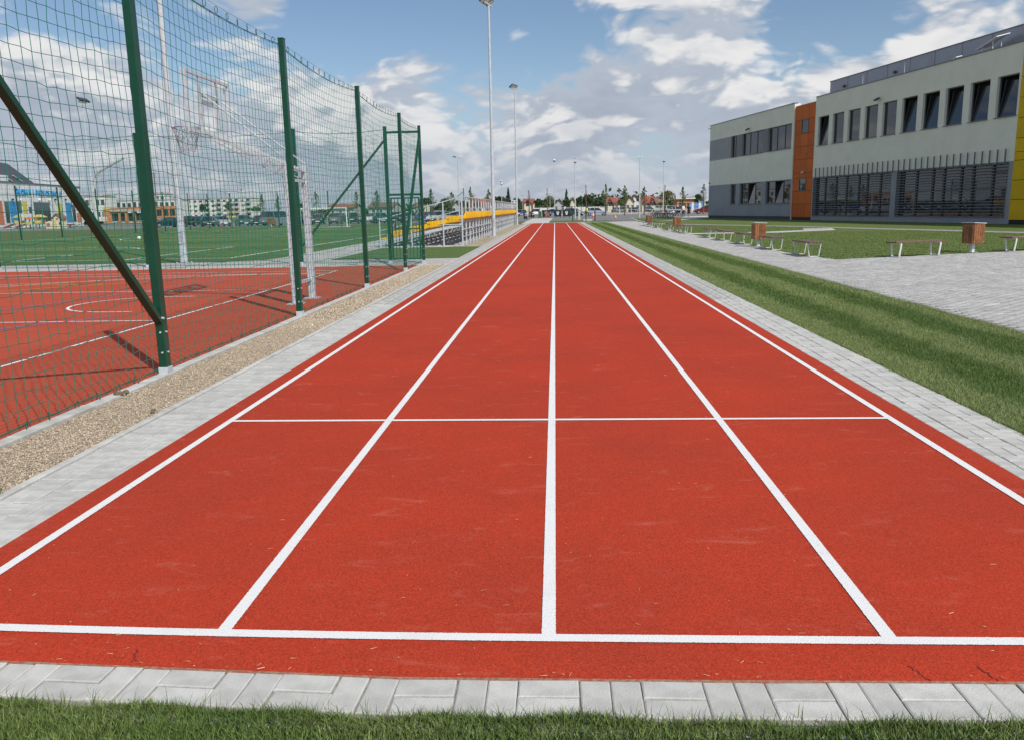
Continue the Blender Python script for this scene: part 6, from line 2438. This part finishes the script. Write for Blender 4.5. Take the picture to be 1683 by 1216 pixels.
for x_ in (240, 480, 600, 140, 675, 805):
    s_, z_ = kz(x_, 525)
    o_ = MB().lathe([(.05, 0), (.22, .08), (.20, .30), (.05, .38)], 10, (s_, sgn * .25, z_ - .15)).build('wall_lamp', 'white_paint' if x_ in (240, 480, 600) else 'frame_dark', kg)
# grey hipped metal roof behind the parapet
s_a, z_a = kz(380, 118)
s_b, z_b = kz(745, 355)
s_c = KL
zt = z_a * 1.06
MB().extr([(s_b + 1, KH + .1), (s_a + .5, zt), (s_c, zt + 1.0), (s_c, KH + .1)], -sgn * 3.5, -sgn * 14, lambda u, v, q: (u, q, v)).build('roof', 'kg_roof', kg)
for x_ in (170, 300, 415):
    s0, z0 = kz(x_, 240)
    s1, z1 = kz(x_ + 115, 312)
    MB().beam((s0, sgn * -3.4, z0 + .35), (s1, sgn * -3.4, max(KH + .25, z1 + .3)), .12, .08).build('seam', 'kg_white', kg)
s0, s1 = kz(135, 260)[0], KL
kbox(s0, s1, -.4, -3.2, KH + .22, KH + 1.25).build('clerestory', 'kg_white', kg)
# blue lettering, one object for each letter
cu = bpy.data.curves.new('txt', 'FONT')
TXT = 'ŻŁOBEK I PRZEDSZKOLE'
sL, zL = kz(190, 470)
sR, zR = kz(765, 480)
tot = sL - sR
zb = (zL + zR) / 2 + .05
wds = []
for chx in TXT:
    wds.append({' ': .42, 'I': .36, 'Ż': .72, 'Ł': .66}.get(chx, .76))
sumw = sum(wds)
acc = 0
lh = (kz(300, 385)[1] - kz(300, 465)[1])
for chx, wv in zip(TXT, wds):
    if chx != ' ':
        c2 = bpy.data.curves.new('letter', 'FONT')
        c2.body = chx
        c2.size = lh * 1.22
        c2.extrude = .08
        c2.offset = .012
        ob = bpy.data.objects.new('tmp', c2)
        col.objects.link(ob)
        bpy.context.view_layer.update()
        me = bpy.data.meshes.new_from_object(ob.evaluated_get(bpy.context.evaluated_depsgraph_get()))
        bpy.data.objects.remove(ob)
        me.name = 'letter'
        me.materials.clear()
        me.materials.append(MATS['sign_blue'])
        lo_ = obj('letter', me, kg)
        spos = sL - tot * (acc + .06) / sumw
        lo_.location = (spos, sgn * .10, zb)
        # text x must run against local +x (towards the right in the picture)
        lo_.rotation_euler = (R(90), 0, math.pi if sgn > 0 else 0)
    acc += wv
bpy.data.curves.remove(cu)

# playground
mat('play_red', (.48, .08, .08), .5)
mat('play_yellow', (.60, .52, .18), .55)
mat('play_green', (.24, .36, .14), .5)
mat('play_wood', (.62, .50, .32), .7)


def tower_slide(px, Y, s, lab, roofm, flip=1):
    p = at(px, 371, Y)
    t = thing('play_tower', lab, 'play tower', (p.x, Y, 0), group='playground equipment')
    for x in (-.55, .55):
        for y in (-.5, .5):
            MB().box(x - .06, x + .06, y - .06, y + .06, 0, 2.5 * s).build('post', 'play_green', t)
    MB().box(-.62, .62, -.56, .56, 1.15 * s, 1.25 * s).build('deck', 'play_wood', t)
    for y in (-.55, .55):
        MB().box(-.48, .48, y - .03, y + .03, 1.3 * s, 1.85 * s).build('side_panel', 'play_yellow', t)
    MB().extr([(-.85, 2.45 * s), (.85, 2.45 * s), (0, 3.05 * s)], -.75, .75, lambda u, v, q: (u, q, v)).build('roof', roofm, t)
    f = flip
    sl_ = MB()
    sl_.add([(f * .62, -.28, 1.22 * s), (f * .62, .28, 1.22 * s), (f * 2.6, .28, .22), (f * 2.6, -.28, .22), (f * 3.0, -.28, .2), (f * 3.0, .28, .2),
             (f * .62, -.30, 1.45 * s), (f * .62, .30, 1.45 * s), (f * 2.6, .30, .42), (f * 2.6, -.30, .42)], [(0, 1, 2, 3), (3, 2, 5, 4), (0, 3, 9, 6), (1, 7, 8, 2)])
    o_ = sl_.build('slide', 'play_red', t)
    o_.modifiers.new('solid', 'SOLIDIFY').thickness = .05
    return t


tower_slide(34, 128, .72, 'yellow and green play tower with red slide to its left, by the kindergarten', 'play_yellow', -1)
tower_slide(52, 131, .6, 'low wooden play tower with brown roof beside the yellow tower', 'kg_orange', -1)
tower_slide(67, 128, .72, 'yellow-roofed play tower with red slide towards the playhouse', 'play_yellow', 1)
p = at(90, 371, 127)
t = thing('playhouse', 'cream playhouse with red shutters and gable roof on the kindergarten lawn', 'playhouse', (p.x, 127, 0), group='playground equipment')
MB().extr([(-.2, 0), (1.15, 0), (1.15, 1.55), (.45, 2.15), (-.2, 1.6)], 0, 1.4, lambda u, v, q: (u, q, v)).build('wall', 'wall_cream', t)
MB().extr([(-1.5, 0), (-.205, 0), (-.205, 1.35), (-1.5, 1.0)], .1, 1.3, lambda u, v, q: (u, q, v)).build('annex', 'wall_cream', t)
MB().extr([(-.4, 1.45), (.45, 2.18), (1.35, 1.42), (1.35, 1.55), (.45, 2.34), (-.4, 1.58)], -.2, 1.6, lambda u, v, q: (u, q, v)).build('roof', 'roof_brown', t)
MB().box(-1.35, -.8, .06, .098, .45, .85).build('shutter', 'play_red', t)
MB().box(.35, .62, -.04, -.002, 1.35, 1.62).build('shutter', 'play_red', t)
MB().box(.72, .95, -.04, -.002, .6, .95).build('window', 'frame_dark', t)
MB().box(-.15, .30, -.04, -.002, .02, 1.15).build('door', 'play_yellow', t)
p = at(115, 370, 134)
t = thing('spring_rocker', 'small red seesaw dish near the blue wall strip of the kindergarten', 'rocker', (p.x, 134, 0), group='playground equipment')
MB().tube([(0, 0, 0), (0, 0, .35)], .10, 8).build('spring', 'frame_dark', t)
MB().lathe([(.2, .35), (.8, .45), (.9, .62), (.75, .60)], 14).build('dish', 'play_red', t)

# ================================================================== brick shell, white rows, apartment block, pump boom
Yb = 205
a, c = at(171, 366, Yb), at(293, 364, Yb)
zt = at(230, 340.5, Yb).z
t = thing('building_shell', 'unfinished orange brick building with concrete lintels and dark openings', 'building', ((a.x + c.x) / 2, Yb, 0))
w2 = (c.x - a.x) / 2
for x0, x1, z0, z1 in ((-1, -.80, 0, 1), (-.80, -.35, .62, .72), (-.35, .28, 0, .02), (.30, 1, 0, 1), (-.60, -.55, 0, .62), (-.42, -.35, 0, .62), (-.2, -.14, 0, .62), (.05, .11, 0, .62), (.24, .30, 0, .62)):
    MB().box(x0 * w2 + .01, x1 * w2 - .01, 0, .4, z0 * zt, z1 * zt).build('wall', 'wall_brick', t)
MB().box(-.80 * w2, .30 * w2, -.3, 8, .725 * zt, .84 * zt).build('lintel', 'wall_stone', t)
MB().box(-.80 * w2, .30 * w2, .5, .9, .0, .62 * zt).build('inner_wall', 'interior', t)
MB().box(-.78 * w2, .28 * w2, .1, 7, .845 * zt, .98 * zt).build('wall', 'wall_brick', t)
MB().box(-w2, w2, .41, 9, 0, .6).build('floor_slab', 'wall_stone', t)
MB().box(-.99 * w2, -.80 * w2, -.12, -.01, .80 * zt, 1.02 * zt).build('formwork', 'play_yellow', t)
for x in (.44, .62, .80):
    MB().box(x * w2, x * w2 + 1.3, -.04, -.002, .42 * zt, .82 * zt).build('window', 'interior', t)


def block(px0, px1, ytop, Y, nfl, nbay, lab, depth=14, balc=(), yel=(), ystep=None):
    a, c = at(px0, ytop, Y), at(px1, ytop, Y)
    h = (a.z + c.z) / 2
    wd = c.x - a.x
    t = thing('apartment_block', lab, 'apartment block', ((a.x + c.x) / 2, Y, 0), group='far white housing blocks')
    MB().box(-wd / 2, wd / 2, 0, depth, 0, h).build('wall', 'wall_white', t)
    rf = MB().box(-wd / 2 - .3, wd / 2 + .3, -.3, depth + .3, h + .002, h + .3).build('roof', 'wall_stone', t)
    for k in range(4):
        x = -wd / 2 + wd * (.12 + .24 * k)
        MB().box(x - 1, x + 1, 4, 6, h + .31, h + 1.3).build('chimney', 'wall_stone', rf)
    fh = h / nfl
    for i in range(nbay):
        x = -wd / 2 + wd * (i + .5) / nbay
        for j in range(nfl):
            z = j * fh + fh * .28
            if i in balc:
                MB().box(x - wd / nbay * .42, x + wd / nbay * .42, -1.3, -.002, j * fh + .0, j * fh + .18).build('balcony_slab', 'wall_stone', t)
                MB().box(x - wd / nbay * .42, x + wd / nbay * .42, -1.3, -1.24, j * fh + .181, j * fh + 1.1).build('balcony_rail', 'play_yellow' if i in yel and j < 2 else 'galv_dull', t)
                MB().box(x - wd / nbay * .3, x + wd / nbay * .3, -.05, -.003, j * fh + .2, j * fh + fh * .85).build('balcony_door', 'pane', t)
            else:
                wn = MB().box(x - .9, x + .9, -.04, -.002, z, z + fh * .52).build('window', 'steel_white', t)
                MB().box(x - .8, x + .8, -.07, -.045, z + .08, z + fh * .47).build('pane', 'pane', wn)
    return t


block(296, 412, 327.5, 470, 4, 12, 'white four-storey apartment block with balconies behind the parked cars', balc=(4, 6, 8, 9, 11), yel=(8, 9))
block(172, 296, 330, 400, 2, 14, 'long low white housing row behind the brick shell', balc=(2, 5, 9), depth=10)
block(138, 172, 324, 380, 2, 4, 'white housing block just right of the kindergarten', depth=10)
block(246, 270, 320, 430, 3, 3, 'taller white housing block behind the low row', depth=10)
# concrete pump with folded boom
Yp = 190
t = thing('concrete_pump', 'white folding concrete pump boom above the housing rows', 'concrete pump', (at(152, 345, Yp).x, Yp, 0))
pts = [at(x, y, Yp) for x, y in ((150, 352), (153, 318), (157, 293), (163, 283), (204.5, 260), (216, 264), (248, 281), (253, 284.5))]
for i, (a, b_) in enumerate(zip(pts[:-1], pts[1:])):
    w_ = .46 - .04 * i
    MB().beam(a, b_, w_, w_, up=(0, 1, 0)).build('boom_section', 'wall_white', t, world=True)
    MB().tube([a + Vector((0, -.4, .1)), b_ + Vector((0, -.4, .1))], .08, 5).build('pipe', 'galv_dull', t, world=True)
MB().tube([pts[-1], at(256, 320, Yp)], .10, 6).build('hose', 'roof_maroon', t, world=True)
bx_ = pts[0]
MB().box(bx_.x - 4, bx_.x + 3, Yp - 1.2, Yp + 1.2, .7, 1.7).build('truck_bed', 'wall_white', t, world=True)
MB().box(bx_.x - 6, bx_.x - 4.1, Yp - 1.2, Yp + 1.2, .6, 3.0).build('truck_cab', 'wall_white', t, world=True)
for x in (-5, -2, 1.5):
    MB().tube([(bx_.x + x, Yp - 1.25, .5), (bx_.x + x, Yp + 1.25, .5)], .5, 12).build('wheel', 'tyre', t, world=True)

# fence of the kindergarten lawn and small wooden board
p = at(446, 369, 100)
t = thing('notice_board', 'small brown board on a stick behind the far goal line', 'board', (p.x, 100, 0))
MB().box(-.04, .04, -.04, .04, 0, .6).build('post', 'play_wood', t)
MB().box(-.45, .45, -.09, -.045, .35, 1.05).build('panel', 'wood_bin', t)
